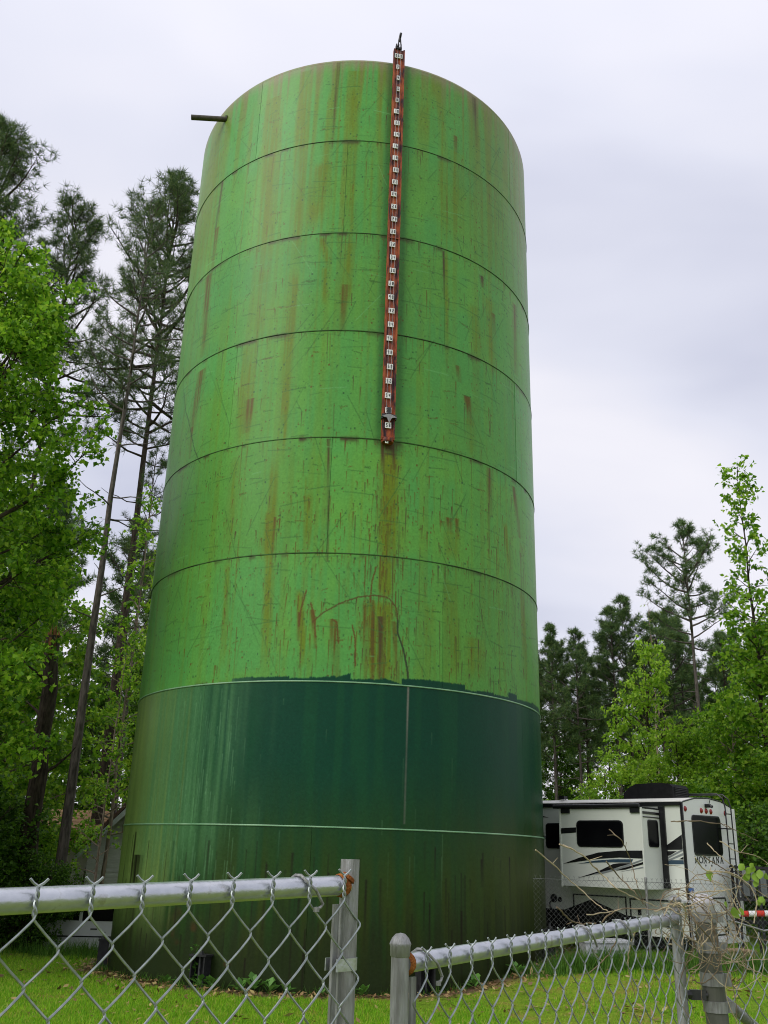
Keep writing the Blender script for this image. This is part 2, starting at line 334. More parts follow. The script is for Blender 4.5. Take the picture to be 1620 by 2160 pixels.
# ------------------------------------------------------------------ the tank's weathered paint: an unrolled sheet of stains, drips, brush edges and some painted light and shade
def tank_paint():
    W, H = 2700, 1860; Z0, Z1 = -0.25, 19.75
    rng = np.random.default_rng(5)
    def noise(fy, fx, seed=None):
        r = rng if seed is None else np.random.default_rng(seed)
        g = r.random((fy + 2, fx)); g = np.concatenate([g, g[:, :1]], 1)
        yy = np.linspace(0, fy, H, endpoint=False); xx = np.linspace(0, fx, W, endpoint=False)
        yi = yy.astype(int); xi = xx.astype(int); fyv = yy - yi; fxv = xx - xi
        fyv = (fyv * fyv * (3 - 2 * fyv))[:, None]; fxv = (fxv * fxv * (3 - 2 * fxv))[None]
        a = g[yi]; b = g[yi + 1]
        a = a[:, xi] * (1 - fxv) + a[:, xi + 1] * fxv; b = b[:, xi] * (1 - fxv) + b[:, xi + 1] * fxv
        return (a * (1 - fyv) + b * fyv).astype(np.float32)
    def fbm(fy, fx, o=4):
        s = 0; a = 0.5; t = 0
        for k in range(o): s = s + a * noise(int(fy * 2 ** k), int(fx * 2 ** k)); t += a; a *= 0.55
        return s / t
    th = np.linspace(-180, 180, W, endpoint=False, dtype=np.float32)[None] + np.zeros((H, 1), np.float32)
    zz = np.linspace(Z0, Z1, H, dtype=np.float32)[:, None] + np.zeros((1, W), np.float32)
    rings = [17.11, 14.61, 12.18, 9.744, 7.335, 4.912, 2.435]
    sm = lambda a, b, x: np.clip((x - a) / (b - a), 0, 1) ** 2 * (3 - 2 * np.clip((x - a) / (b - a), 0, 1))
    col = np.zeros((H, W, 3), np.float32)
    def lay(c, m):
        nonlocal col
        m = np.clip(m, 0, 1)[..., None]; col = col * (1 - m) + np.array(c, np.float32) * m
    big = fbm(10, 8); mid = fbm(40, 60, 3); fine = noise(H // 3, W // 3); vst = noise(5, 420); vst2 = noise(9, 190); vst3 = noise(24, 900)
    # upper paint: spring green, a little bluer where it is clean
    col[:] = (0.104, 0.308, 0.054)
    lay((0.080, 0.308, 0.072), sm(0.45, 0.65, big) * 0.7)
    lay((0.130, 0.335, 0.044), sm(0.5, 0.75, vst2) * 0.35 + sm(0.5, 0.8, mid) * 0.2)
    top = sm(12.5, 19.5, zz)
    # algae running down
    lay((0.140, 0.205, 0.018), sm(0.52, 0.88, vst) * (0.30 + 0.45 * top))
    lay((0.145, 0.195, 0.022), sm(0.45, 0.8, vst2) * sm(15.5, 19.3, zz) * 0.8)
    lay((0.155, 0.195, 0.028), sm(20, 58, th) * sm(13, 18.5, zz) * (0.35 + 0.5 * vst) * sm(95, 70, th) * 0.85)
    lay((0.165, 0.21, 0.036), sm(-46, -62, th) * sm(10, 17, zz) * (0.35 + 0.6 * vst) * 0.7)
    lay((0.20, 0.17, 0.09), sm(18.3, 19.5, zz) * sm(0.35, 0.75, vst) * 0.55)
    lay((0.30, 0.22, 0.17), sm(19.1, 19.6, zz) * 0.7)
    kc = dict(o=(0.135, 0.195, 0.012), r=(0.115, 0.072, 0.009), b=(0.075, 0.045, 0.018))
    def pxz(z): return int((z - Z0) / (Z1 - Z0) * H)
    def pxt(t): return int((t + 180) / 360 * W)
    def streak(t1, t2, z1, z2, wd, s, k, core=True):
        a, b = pxz(z2), pxz(z1); a0 = max(a - int(0.06 * (b - a)) - 4, 0); b = min(b, H)
        if b <= a0 + 1: return
        hw = max(wd / 360 * W / 2, 0.8); x0 = pxt(min(t1, t2)) - int(hw * 2.2) - 3; x1 = pxt(max(t1, t2)) + int(hw * 2.2) + 4
        rows = np.arange(a0, b); f = np.clip((b - rows) / (b - a), 0, 1.06)[:, None]
        tt = t1 + (t2 - t1) * f; cx = (tt + 180) / 360 * W
        xs = np.arange(x0, x1)[None]; d = (xs - cx) / hw
        ns = vst[a0:b, x0 % W:x0 % W + x1 - x0]; n3 = vst3[a0:b, x0 % W:x0 % W + x1 - x0]; n2 = mid[a0:b, x0 % W:x0 % W + x1 - x0]
        m = np.exp(-np.abs(d) ** 2.6) * (0.30 + 0.95 * n3) * (0.55 + 0.9 * n2)
        if k != 'o': m = m * np.clip(1.15 - 0.75 * np.clip(f, 0, 1), 0, 1)
        else: m = m * np.clip((1.06 - f) / 0.3, 0, 1) ** 0.7 * (0.75 + 0.5 * ns) * (np.clip(f / 0.10, 0, 1) if z1 < 16.9 else 1)
        m = np.clip(m * min(s * (1.75 if k == 'o' else 1.5), 1.5), 0, 0.96)[..., None]
        c = np.array(kc[k], np.float32); sl = col[a0:b, x0:x1]; col[a0:b, x0:x1] = sl * (1 - m) + c * m
    for q in [(-17.5,-16.4,19.31,13.86,3.42,0.55,'o'),(-16.4,-16.5,13.86,9.4,2.9,0.75,'o'),(-18.3,-16.2,9.41,4.97,2.63,0.55,'o'),(-28.2,-26.4,18.8,14.03,4.84,0.55,'o'),(-26.4,-26.7,14.03,12.14,4.46,0.4,'o'),(-7.1,-7.8,19.42,17.08,1.14,0.6,'b'),(-9.2,-9.4,17.09,16.3,2.45,0.4,'o'),(-2.1,-1.9,19.15,17.07,3.51,0.5,'o'),(-1.9,-2.2,17.07,14.5,4.19,0.35,'o'),(-1.1,-1.5,14.5,12.83,3.61,0.5,'o'),(-1.7,-1.9,13.3,12.26,1.88,0.75,'r'),(-10.0,-11.8,16.57,14.79,5.13,0.55,'o'),(-8.9,-7.0,14.52,13.78,1.98,0.5,'o'),(-7.8,-7.3,13.78,12.84,1.66,0.6,'o'),(-55.7,-54.5,19.36,16.73,10.92,0.6,'o'),(-62.6,-56.6,18.62,15.05,15.93,0.45,'o'),(-48.0,-49.2,17.13,15.8,1.49,0.95,'b'),(-48.3,-48.7,15.77,14.72,2.41,0.7,'r'),(-50.4,-48.7,14.53,12.46,3.44,0.8,'r'),(-48.3,-50.2,11.97,10.63,3.52,0.75,'r'),(-50.2,-49.8,10.63,9.94,1.79,0.5,'r'),(-29.1,-27.7,12.18,9.83,5.34,0.5,'o'),(-26.9,-27.3,10.79,10.09,2.66,0.7,'r'),(11.9,12.2,9.48,7.27,2.72,1.0,'b'),(11.9,12.2,9.54,7.27,5.45,0.75,'o'),(11.8,11.7,7.27,6.53,3.55,0.8,'o'),(10.3,11.0,6.5,4.93,6.98,0.75,'o'),(8.6,9.3,6.46,4.92,0.93,0.8,'r'),(10.8,11.3,6.16,4.93,1.62,0.9,'b'),(14.0,15.5,6.09,4.96,1.17,0.7,'r'),(6.7,7.6,6.36,4.92,0.92,0.5,'r'),(54.9,57.9,9.58,8.57,2.23,0.85,'r'),(28.4,29.1,8.33,8.05,1.91,0.8,'r'),(30.9,31.4,8.35,7.98,1.4,0.85,'r'),(26.6,26.7,8.23,8.15,1.33,0.8,'r'),(29.9,30.3,8.06,7.48,5.51,0.35,'o'),(30.4,30.7,17.91,17.44,1.6,0.8,'r'),(30.7,30.8,17.44,15.05,5.28,0.3,'o'),(38.0,38.7,19.4,18.05,2.04,0.6,'b'),(34.6,35.8,11.16,10.58,2.49,0.7,'r'),(35.4,36.2,10.68,9.83,3.12,0.35,'o'),(31.3,31.8,11.81,11.48,1.52,0.6,'r'),(42.6,43.3,9.7,8.71,2.05,0.7,'r'),(-9.4,-7.1,6.65,5.23,1.65,0.7,'o'),(-8.8,-8.8,6.2,5.71,0.94,0.9,'r'),(-5.8,-4.6,6.24,5.58,0.93,0.7,'r'),(-0.5,0.6,6.07,5.07,2.06,0.8,'r'),(-18.2,-18.5,8.25,7.24,2.57,0.7,'o'),(-16.8,-16.8,8.1,7.42,0.63,0.8,'r'),(-9.4,-8.7,8.96,7.3,0.62,0.3,'o'),(-3.9,-2.8,9.71,7.35,0.74,0.85,'b'),(-29.7,-29.9,9.55,7.52,3.57,0.35,'o'),(-29.6,-28.2,7.33,5.27,2.0,0.4,'o'),(-8.5,-7.7,8.56,7.49,2.19,0.45,'o'),(-2.0,-0.2,15.5,14.5,2.86,0.3,'o'),(25.4,27.2,16.98,14.94,2.63,0.3,'o'),(27.2,27.7,14.69,11.84,1.57,0.5,'o'),(26.4,26.7,14.55,13.45,0.62,0.8,'b'),(40.4,40.8,14.37,14.13,1.84,0.8,'b'),(43.5,45.2,13.98,12.09,4.22,0.45,'o'),(45.6,46.1,13.56,13.09,1.58,0.8,'r'),(58.5,58.3,14.34,12.56,3.27,0.6,'r'),(37.4,39.1,13.52,12.14,5.16,0.3,'o'),(23.1,23.4,6.53,5.1,2.51,0.3,'o'),(29.2,30.7,7.07,5.25,3.5,0.4,'o'),(36.7,37.4,6.04,5.22,5.85,0.4,'o'),(49.7,51.7,8.65,7.65,1.93,0.5,'o'),(58.7,60.5,7.37,5.5,2.86,0.5,'o'),(44.8,57.5,19.83,18.61,13.79,0.35,'o'),(20.2,21.4,19.35,17.41,6.78,0.2,'o')]: streak(*q)
    streak(11.6, 11.8, 9.70, 9.50, 6.0, 0.9, 'b'); streak(10.0, 10.2, 9.66, 9.1, 1.0, 0.9, 'b'); streak(12.9, 13.0, 9.66, 9.2, 0.9, 0.8, 'b')
    lay((0.035, 0.14, 0.035), np.exp(-((th - 8.6) / 1.0) ** 2) * sm(9.4, 10.2, zz) * (0.45 + 0.4 * mid)); lay((0.05, 0.16, 0.04), np.exp(-((th - 13.9) / 1.0) ** 2) * sm(9.4, 10.2, zz) * (0.4 + 0.4 * mid))  # gauge board's soft shade, with staining, painted down both its sides
    # many little runs that start at chips in the paint
    for i in range(2600):
        t = rng.uniform(-100, 100); z = rng.uniform(4.95, 18.5)
        if rng.random() < 0.35: z = rng.uniform(4.95, 8.6); t = rng.uniform(-35, 62)
        if rng.random() < 0.12: t = rng.normal(11.5, 4); z = rng.uniform(5, 9.3)
        l = 0.03 + 0.30 * rng.random() ** 2.5 + (0.9 * rng.random() if rng.random() < 0.07 else 0); w = rng.uniform(0.09, 0.24)
        if rng.random() < 0.22: z = float(rng.choice(rings[:6])) - rng.uniform(0, 0.03)
        k = rng.random(); low = z < 9.5
        streak(t, t + rng.normal(0, 0.15), z, z - l, w * (1.3 if low else 1), rng.uniform(0.35, 1.0), ('r' if k < 0.6 else 'b') if low else ('b' if k < 0.45 else 'r'))
    def line(p, c, w, s, jag=0.0):
        pts = []
        for (ta, za), (tb, zb) in zip(p[:-1], p[1:]):
            n = int(max(abs(pxt(tb) - pxt(ta)), abs(pxz(zb) - pxz(za)), 1)) + 1
            for q in range(n): f = q / n; pts.append(((ta + (tb - ta) * f + 180) / 360 * W, (za + (zb - za) * f - Z0) / (Z1 - Z0) * H))
        c = np.array(c, np.float32)
        for x, y in pts:
            x += rng.normal(0, jag); y += rng.normal(0, jag); x0, y0 = int(x), int(y); r = int(w) + 1
            if x0 - r < 0 or x0 + r + 1 >= W or y0 - r < 0 or y0 + r + 1 >= H: continue
            for yy in range(y0 - r, y0 + r + 1):
                for xx in range(x0 - r, x0 + r + 1):
                    d = math.hypot(xx - x, yy - y)
                    if d < w + 0.5:
                        m = s * min(1, w + 0.5 - d); col[yy, xx] = col[yy, xx] * (1 - m) + c * m
    for i in range(760):                          # scratches and tack-weld scars from the erection scaffold
        t = rng.uniform(-95, 90); z = rng.uniform(5.2, 18.8); a = rng.choice([rng.uniform(-0.2, 0.2), rng.uniform(0.9, 1.3), rng.uniform(-1.3, -0.9)], p=[0.72, 0.16, 0.12]); l = rng.uniform(0.12, 1.0) * (1.5 if abs(a) > 0.5 else 0.7)
        dt = math.degrees(l * math.cos(a) / TR); dz = l * math.sin(a)
        lite = rng.random() < 0.09
        line([(t, z), (t + dt, z + dz)], (0.15, 0.40, 0.13) if lite else (0.045, 0.14, 0.03), 0.8, rng.uniform(0.3, 0.8), 0.35)
    for zr_ in rings[:6] + [19.2]:                    # rows of ground-off tack welds left by the scaffold brackets
        for off in (0.55, 1.15, 1.75):
            zb = zr_ - off + rng.normal(0, 0.06)
            for q in range(26):
                t = rng.uniform(-85, 80)
                if zb < 5.1 or mid[pxz(zb), pxt(t)] < 0.42: continue
                l = rng.uniform(0.4, 3.2); line([(t, zb + rng.normal(0, 0.02)), (t + l, zb + rng.normal(0, 0.02))], (0.04, 0.115, 0.02) if rng.random() < 0.7 else (0.10, 0.075, 0.012), 0.9, rng.uniform(0.35, 0.8), 0.6)
    for i in range(9000):                         # pits and specks
        t = pxt(rng.uniform(-110, 110)); z = pxz(rng.uniform(5, 19)); 
        c = np.array(((0.03, 0.09, 0.03), (0.12, 0.07, 0.015))[int(rng.random() < 0.4)], np.float32); m = rng.uniform(0.3, 0.95)
        hh = rng.integers(1, 5); ww = rng.integers(1, 4); col[z:z + hh, t:t + ww] = col[z:z + hh, t:t + ww] * (1 - m) + c * m
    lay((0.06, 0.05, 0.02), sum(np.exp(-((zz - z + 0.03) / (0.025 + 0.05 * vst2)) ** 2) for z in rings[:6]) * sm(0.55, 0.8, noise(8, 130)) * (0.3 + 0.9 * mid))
    line([(-59.1, 11.72), (-57.2, 11.4), (-55.57, 11.13), (-53, 10.85), (-51.73, 10.67), (-47.39, 10.0), (-43.79, 9.61)], (0.03, 0.07, 0.02), 1.0, 0.9, 0.5)
    line([(-5.5, 6.0), (-3, 6.18), (-1.0, 6.27), (1.21, 6.37), (5.14, 6.49), (9.15, 6.55), (12.08, 6.53), (13.5, 6.45), (14.52, 6.34), (15.0, 6.1), (15.02, 5.87), (16.54, 5.57), (17.59, 5.23), (18.03, 4.93)], (0.09, 0.05, 0.015), 1.1, 0.85, 0.45)
    line([(15.0, 6.1), (15.02, 5.87), (16.54, 5.57), (17.59, 5.23), (18.03, 4.93)], (0.03, 0.045, 0.02), 1.4, 0.9, 0.3)
    for p in ([(-7.5, 6.6), (-8.6, 6.2), (-8.8, 5.9)], [(-6.2, 6.35), (-5.2, 6.1), (-4.6, 5.7)], [(-0.9, 6.05), (0.3, 6.0), (0.9, 5.6)], [(4.0, 5.95), (4.8, 5.7), (5.1, 5.2)], [(9.2, 7.1), (8.3, 6.8), (8.1, 6.4)]): line(p, (0.12, 0.055, 0.012), 1.2, 0.85, 0.4)
    for c in range(6):                            # each plate took the paint a little differently
        z1_, z0_ = [19.75] + rings[:5], rings[:6]; ph = [-33, -3, 27, -33, -3, 27][c]
        for q in range(4):
            m = ((zz < z1_[c]) & (zz >= z0_[c]) & (((th - ph) % 360) // 90 == q)).astype(np.float32); g = rng.normal(0, 0.035)
            col *= (1 + m * g)[..., None]; lay((0.17, 0.36, 0.14), m * max(rng.normal(0.03, 0.03), 0) * (0.5 + big))
    # lower paint: brushed on dark green, edge climbing over the seam in dabs
    edge = np.full(W, 4.90, np.float32); x = 0
    while x < W:
        w = rng.integers(10, 80); t = (x + w / 2) / W * 360 - 180
        if t > -28: edge[x:x + w] = 4.965 + rng.random() ** 2 * (0.045 if t < 15 else 0.13) + (np.linspace(0, rng.normal(0, 0.03), w) + np.random.default_rng(int(x)).normal(0, 0.006, w))[:max(0, W - x)]
        x += w
    dk = sm(-0.012, 0.012, edge[None] - zz)
    col2 = np.zeros_like(col); up = col; col = col2
    col[:] = (0.004, 0.050, 0.026)
    lay((0.008, 0.070, 0.026), sm(0.4, 0.75, vst2) * 0.5)
    lay((0.020, 0.056, 0.009), sm(3.8, 1.6, zz + 1.2 * big - 0.6) * (0.6 + 0.4 * vst))
    lay((0.048, 0.064, 0.012), sm(18, 55, th) * sm(3.3, 1.6, zz + 0.9 * vst2 - 0.4) * 0.85)
    lay((0.034, 0.050, 0.008), sm(0.32, 0.68, vst2) * sm(2.9, 0.6, zz) * sm(-60, -20, th) * 0.9)
    lay((0.018, 0.027, 0.008), sm(1.7, 0.3, zz + 0.9 * vst - 0.4) * 0.92)
    lay((0.075, 0.022, 0.012), sm(0.72, 0.92, mid) * sm(1.9, 0.9, zz) * sm(-45, -25, th) * sm(20, -10, th) * 0.8)
    lay((0.20, 0.30, 0.080), sm(-34, -50, th + 10 * vst - 5) * (0.65 + 0.35 * vst2) * sm(0.2, 1.6, zz))  # pale left side: sky reflection painted over the dark green
    lay((0.085, 0.225, 0.090), sm(-14, -38, th + 12 * vst2 - 6) * sm(-62, -46, th) * (0.25 + 0.75 * vst) * sm(1.0, 2.6, zz) * 0.95)  # lighter streaks next to it, the highlight's inner edge put into the colour
    for i in range(300):
        t = rng.choice([rng.uniform(-55, -22), rng.normal(-40, 7), rng.uniform(-22, 30)], p=[0.40, 0.50, 0.10]); z = rng.uniform(1.6, 4.85); l = rng.uniform(0.08, 0.7)
        kc['w'] = (0.15, 0.32, 0.16); streak(t, t, z, max(z - l, 0.2), rng.uniform(0.10, 0.28), rng.uniform(0.08, 0.34) * (1 if t < -20 else 0.4), 'w')
    kc['k'] = (0.012, 0.010, 0.006)
    for i in range(150): t = rng.uniform(-75, 75); z = rng.uniform(0.3, 2.3); streak(t, t, z, max(z - rng.uniform(0.2, 1.2), -0.1), rng.uniform(0.15, 0.6), rng.uniform(0.2, 0.7), 'k')
    streak(-57, -57, 2.3, 0.2, 1.0, 0.8, 'k'); streak(-54, -54, 1.9, -0.1, 5, 0.6, 'k')
    kc['p'] = (0.16, 0.16, 0.13); streak(18.0, 17.7, 4.93, 2.7, 0.45, 0.75, 'p')
    low = col; col = up * (1 - dk[..., None]) + low * dk[..., None]
    col *= (0.93 + 0.14 * fine)[..., None] * (0.96 + 0.08 * mid)[..., None]
    col = np.clip(col, 0.002, 1)
    s = np.where(col < 0.0031308, col * 12.92, 1.055 * col ** (1 / 2.4) - 0.055)
    px = np.ones((H, W, 4), np.float32); px[..., :3] = s
    im = bpy.data.images.new('tank paint', W, H); im.pixels.foreach_set(px.ravel()); im.update(); im.pack()
    return im
def tank_mat():
    m, t, b = new_mat('weathered tank paint')
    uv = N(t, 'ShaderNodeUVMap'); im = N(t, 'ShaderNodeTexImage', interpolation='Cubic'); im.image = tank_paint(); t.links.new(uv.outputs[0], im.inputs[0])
    tc = N(t, 'ShaderNodeTexCoord')
    n = N(t, 'ShaderNodeTexNoise', i_Scale=26.0, i_Detail=4.0); t.links.new(tc.outputs['Object'], n.inputs['Vector'])
    r = ramp(t, [(0.3, 0.91), (0.7, 1.06)], n.outputs[0])
    mu = N(t, 'ShaderNodeMixRGB', blend_type='MULTIPLY'); mu.inputs[0].default_value = 1; t.links.new(im.outputs[0], mu.inputs[1]); t.links.new(r.outputs[0], mu.inputs[2]); t.links.new(mu.outputs[0], b.inputs['Base Color'])
    rr = ramp(t, [(0.3, 0.30), (0.7, 0.42)], n.outputs[0]); t.links.new(rr.outputs[0], b.inputs['Roughness'])
    b.inputs['Specular IOR Level'].default_value = 0.14
    w = N(t, 'ShaderNodeTexNoise', i_Scale=0.55, i_Detail=2.0); mp = N(t, 'ShaderNodeMapping'); mp.inputs['Scale'].default_value = (1.6, 1.6, 0.7); t.links.new(tc.outputs['Object'], mp.inputs[0]); t.links.new(mp.outputs[0], w.inputs['Vector'])
    b1 = N(t, 'ShaderNodeBump', i_Strength=0.55, i_Distance=0.06); t.links.new(w.outputs[0], b1.inputs['Height'])
    b2 = N(t, 'ShaderNodeBump', i_Strength=0.12, i_Distance=0.01); t.links.new(n.outputs[0], b2.inputs['Height']); t.links.new(b1.outputs[0], b2.inputs['Normal']); t.links.new(b2.outputs[0], b.inputs['Normal'])
    return m
M['tank'] = tank_mat()

# ------------------------------------------------------------------ the tank
def add_uv(me):
    uvl = me.uv_layers.new(name='UVMap'); n = len(me.loops)
    vi = np.zeros(n, np.int32); me.loops.foreach_get('vertex_index', vi); co = np.zeros(len(me.vertices) * 3, np.float32); me.vertices.foreach_get('co', co); co = co.reshape(-1, 3)[vi]
    ang = np.degrees(np.arctan2(co[:, 0], -co[:, 1])); ls = np.zeros(len(me.polygons), np.int32); lt = np.zeros(len(me.polygons), np.int32)
    me.polygons.foreach_get('loop_start', ls); me.polygons.foreach_get('loop_total', lt)
    pid = np.repeat(np.arange(len(ls)), lt); ref = ang[ls][pid]
    ang = np.where(ang - ref > 180, ang - 360, np.where(ang - ref < -180, ang + 360, ang))
    uv = np.stack([(ang + 180) / 360, (np.minimum(co[:, 2], 19.7) + 0.25) / 20.0], -1); uvl.data.foreach_set('uv', uv.astype(np.float32).ravel())
tank = empty('water_tank', TC, label='tall green steel storage tank, dark green at the foot, streaked with rust', cat='storage tank')
def rad(th): return Vector((math.sin(R_(th)), -math.cos(R_(th)), 0))
LV = [19.43, 17.110, 14.610, 12.180, 9.744, 7.335, 4.912, 2.435, -0.20]
PH = [-33, -3, 27, -33, -3, 27, -33, -3]
prng = np.random.default_rng(9)
for c in range(8):
    for q in range(4):                       # four rolled plates to a course
        n = 30; g = math.degrees(0.003 / TR); a0 = PH[c] + 90 * q + g; a1 = a0 + 90 - 2 * g; z1, z0 = LV[c] - 0.003, LV[c + 1] + 0.003
        V = []; F = []; dr = prng.normal(0, 0.002)
        rowz = [z0, z0 + 0.012, (z0 + z1) / 2, z1 - 0.012, z1]; rowr = [-0.016, 0, 0.001, 0, -0.016 if c else 0]
        th = [a0] + [a0 + (a1 - a0) * k / n for k in range(n + 1)] + [a1]; tr = [-0.016] + [0] * (n + 1) + [-0.016]
        for zz_, r0 in zip(rowz, rowr):
            for t_, r1 in zip(th, tr): V.append(tuple(rad(t_) * (TR + dr + min(r0, r1)) + Vector((0, 0, zz_))))
        nn = len(th)
        for i in range(len(rowz) - 1):
            for k in range(nn - 1): F.append((i * nn + k, i * nn + k + 1, (i + 1) * nn + k + 1, (i + 1) * nn + k))
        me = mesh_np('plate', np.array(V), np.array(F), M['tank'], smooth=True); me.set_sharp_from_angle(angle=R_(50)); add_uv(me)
        link('plate', me, tank)
b = MB(); b.lathe([(TR - 0.03, -0.2), (TR - 0.03, 19.42)], 96); b.build('inner_shell', M['seam_dirt_shade'], tank)
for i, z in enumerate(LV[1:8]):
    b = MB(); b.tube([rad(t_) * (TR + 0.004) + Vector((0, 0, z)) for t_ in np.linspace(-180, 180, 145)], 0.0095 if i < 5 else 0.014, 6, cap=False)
    b.build('weld_seam', M['seam_dirt_shade'] if i < 5 else M['seam_highlight'], tank, smooth=60)
prof = [(TR, 19.425)] + [(TR - 0.13 + 0.13 * math.cos(R_(a_)), 19.43 + 0.13 * math.sin(R_(a_))) for a_ in range(10, 81, 14)] + [(TR - 0.8, 19.66), (TR - 2.2, 19.86), (0.05, 20.02)]
b = MB(); b.lathe(prof, 120); me = b.mesh('roof', M['tank'], 60); add_uv(me); link('roof', me, tank)
for t_ in (-75.4, -25.9, 22.6, 70.5, 120, 168, -123):
    n_ = rad(t_); tg = Vector((n_.y * -1, n_.x, 0)); rot = Matrix((tg, -n_, Vector((0, 0, 1)))).transposed()
    gzv = float(gz(TC.x + n_.x * 4.6, TC.y + n_.y * 4.6)); b = MB(); o_ = n_ * (TR + 0.11)
    for s_ in (-0.13, 0.13): b.box(o_ + tg * s_ + Vector((0, 0, 0.22 + gzv)), (0.025, 0.19, 0.54), 0, rot)
    b.box(o_ + Vector((0, 0, 0.49 + gzv)), (0.34, 0.22, 0.03), 0, rot); b.box(o_ + Vector((0, 0, 0.0 + gzv)), (0.34, 0.22, 0.05), 0, rot)
    b.box(n_ * (TR + 0.02) + Vector((0, 0, 0.22 + gzv)), (0.26, 0.02, 0.5), 0, rot)
    an = b.build('anchor_chair', M['black_metal'], tank)
    b = MB(); b.tube([o_ + n_ * 0.02 + Vector((0, 0, gzv - 0.1)), o_ + n_ * 0.02 + Vector((0, 0, gzv + 0.62))], 0.022, 8); b.lathe([(0.045, 0), (0.045, 0.045), (0.0, 0.046)], 6, 0, o_ + n_ * 0.02 + Vector((0, 0, gzv + 0.505)))
    b.build('anchor_bolt', M['dark_steel'], an)
b = MB(); a_ = Vector((-3.36, -2.80, 19.12)); e_ = Vector((-4.24, -2.90, 19.06))
b.lathe([(0.052, 0.0), (0.066, 0.0), (0.066, 0.90), (0.052, 0.90), (0.052, 0.0)], 16, 0, a_, e_ - a_)
b.lathe([(0.0, 0.04), (0.10, 0.04), (0.10, 0.0), (0.0, 0.0)], 16, 0, a_ + (e_ - a_) * 0.02, e_ - a_)
b.build('overflow_pipe', mat('dark mossy pipe', (0.05, 0.05, 0.04), (0.10, 0.085, 0.065), 12, 0.7, 0.3), tank, smooth=40)

# level gauge board on the shell
GT = 10.95; gn = rad(GT); gt_ = Vector((-gn.y, gn.x, 0)); UP = Vector((0, 0, 1)); GR = TR + 0.15
def gp(a, z, d=0.0): return gn * (GR + d) + gt_ * a + UP * z
grot = Matrix((gt_, -gn, UP)).transposed()
b = MB(); ZB, ZT = 9.70, 19.78
b.box(gp(0, (ZB + ZT) / 2, -0.03), (0.225, 0.012, ZT - ZB), 0, grot)
for s_ in (-1, 1): b.box(gp(s_ * 0.122, (ZB + ZT) / 2, -0.045), (0.018, 0.10, ZT - ZB), 0, grot); b.box(gp(s_ * 0.103, (ZB + ZT) / 2, -0.0045), (0.018, 0.012, ZT - ZB), 0, grot)
for z_ in (14.46, ZB + 0.04): b.box(gp(0, z_, -0.012), (0.262, 0.042, 0.022), 0, grot)
b.lathe([(0.0, 0), (0.118, 0), (0.125, 0.03), (0.125, 0.07)], 14, 0, gp(0, ZB - 0.045, -0.07))
gb = b.build('gauge_board', M['gauge'], tank)
for z_ in (10.6, 12.9, 15.4, 17.8, 19.4):
    for s_ in (-0.09, 0.09): b = MB(); b.box(gp(s_, z_, -0.10), (0.03, 0.10, 0.05), 0, grot); b.build('standoff_bracket', M['dark_steel'], gb)
SEG = {'0': 'abcdef', '1': 'bc', '2': 'abged', '3': 'abgcd', '4': 'fgbc', '5': 'afgcd', '6': 'afgedc', '8': 'abcdefg', 'F': 'afge'}
def digit(mb, ch, cx, cz, w, h):
    t = h * 0.15
    P = dict(a=(0, h / 2 - t / 2, w, t), d=(0, -h / 2 + t / 2, w, t), g=(0, 0, w, t), b=(w / 2 - t / 2, h / 4, t, h / 2), c=(w / 2 - t / 2, -h / 4, t, h / 2), f=(-w / 2 + t / 2, h / 4, t, h / 2), e=(-w / 2 + t / 2, -h / 4, t, h / 2))
    for i, s_ in enumerate(SEG[ch]):
        x, z, sx, sz = P[s_]; mb.box(gp(cx + x, cz + z, 0.0155 + 0.0002 * i), (sx, 0.003, sz), 1, grot)
for k in range(31):
    tx = '060' if k == 0 else ('F' if k == 30 else str(2 * k)); z_ = 19.56 - 0.3296 * k
    off = 0.018 + 0.012 * math.sin(k * 1.7); n_ = len(tx); b = MB()
    b.box(gp(-off, z_, 0.006), (0.058 * n_ + 0.006, 0.016, 0.122), 0, grot)
    for i, ch in enumerate(tx): digit(b, ch, -off + (i - (n_ - 1) / 2) * 0.058, z_, 0.031, 0.078)
    b.build('number_plate', [M['number_white'], M['number_black']], gb)
for s_ in (-0.042, 0.03):
    b = MB(); b.tube([gp(s_ - 0.01, 10.2, 0.02), gp(s_, 19.75, 0.02)], 0.0028, 5); b.build('guide_wire', M['galv_dull'], gb)
b = MB(); zP = 10.12
b.box(gp(0, zP + 0.07, 0.035), (0.29, 0.05, 0.07), 1, grot); b.box(gp(0, zP + 0.2, 0.02), (0.07, 0.03, 0.14), 1, grot)
b.prism([(-0.155, 0.04), (-0.03, 0.10), (0.03, 0.10), (0.155, 0.04), (0.05, 0.02), (0, -0.09), (-0.05, 0.02)], gp(0, zP, 0.075), gt_, UP, -gn * 0.012, 0)
for s_ in (-0.14, 0.14): b.box(gp(s_, zP + 0.03, 0.01), (0.03, 0.08, 0.05), 1, grot)
b.build('pointer', [M['galv_dull'], M['dark_steel']], gb)
b = MB()
for s_ in (-0.055, 0.0, 0.055): b.box(gp(s_ - 0.02, ZT + 0.07, -0.03), (0.022, 0.10, 0.14), 0, grot)
b.box(gp(-0.02, ZT + 0.03, -0.03), (0.15, 0.08, 0.05), 0, grot)
b.tube([gp(-0.05, ZT + 0.05, -0.02), gp(0.0, ZT + 0.36, 0.0)], 0.016, 6); b.tube([gp(0.045, ZT + 0.05, -0.02), gp(0.012, ZT + 0.36, 0.0)], 0.016, 6)
b.tube([gp(-0.01, ZT + 0.26, -0.02), gp(0.02, ZT + 0.48, 0.02)], 0.030, 8)
b.lathe([(0.0, -0.015), (0.07, -0.015), (0.05, 0), (0.07, 0.015), (0.0, 0.015)], 14, 0, gp(0.01, ZT + 0.40, 0.0), gt_)
b.build('cable_sheave', M['black_metal'], gb)

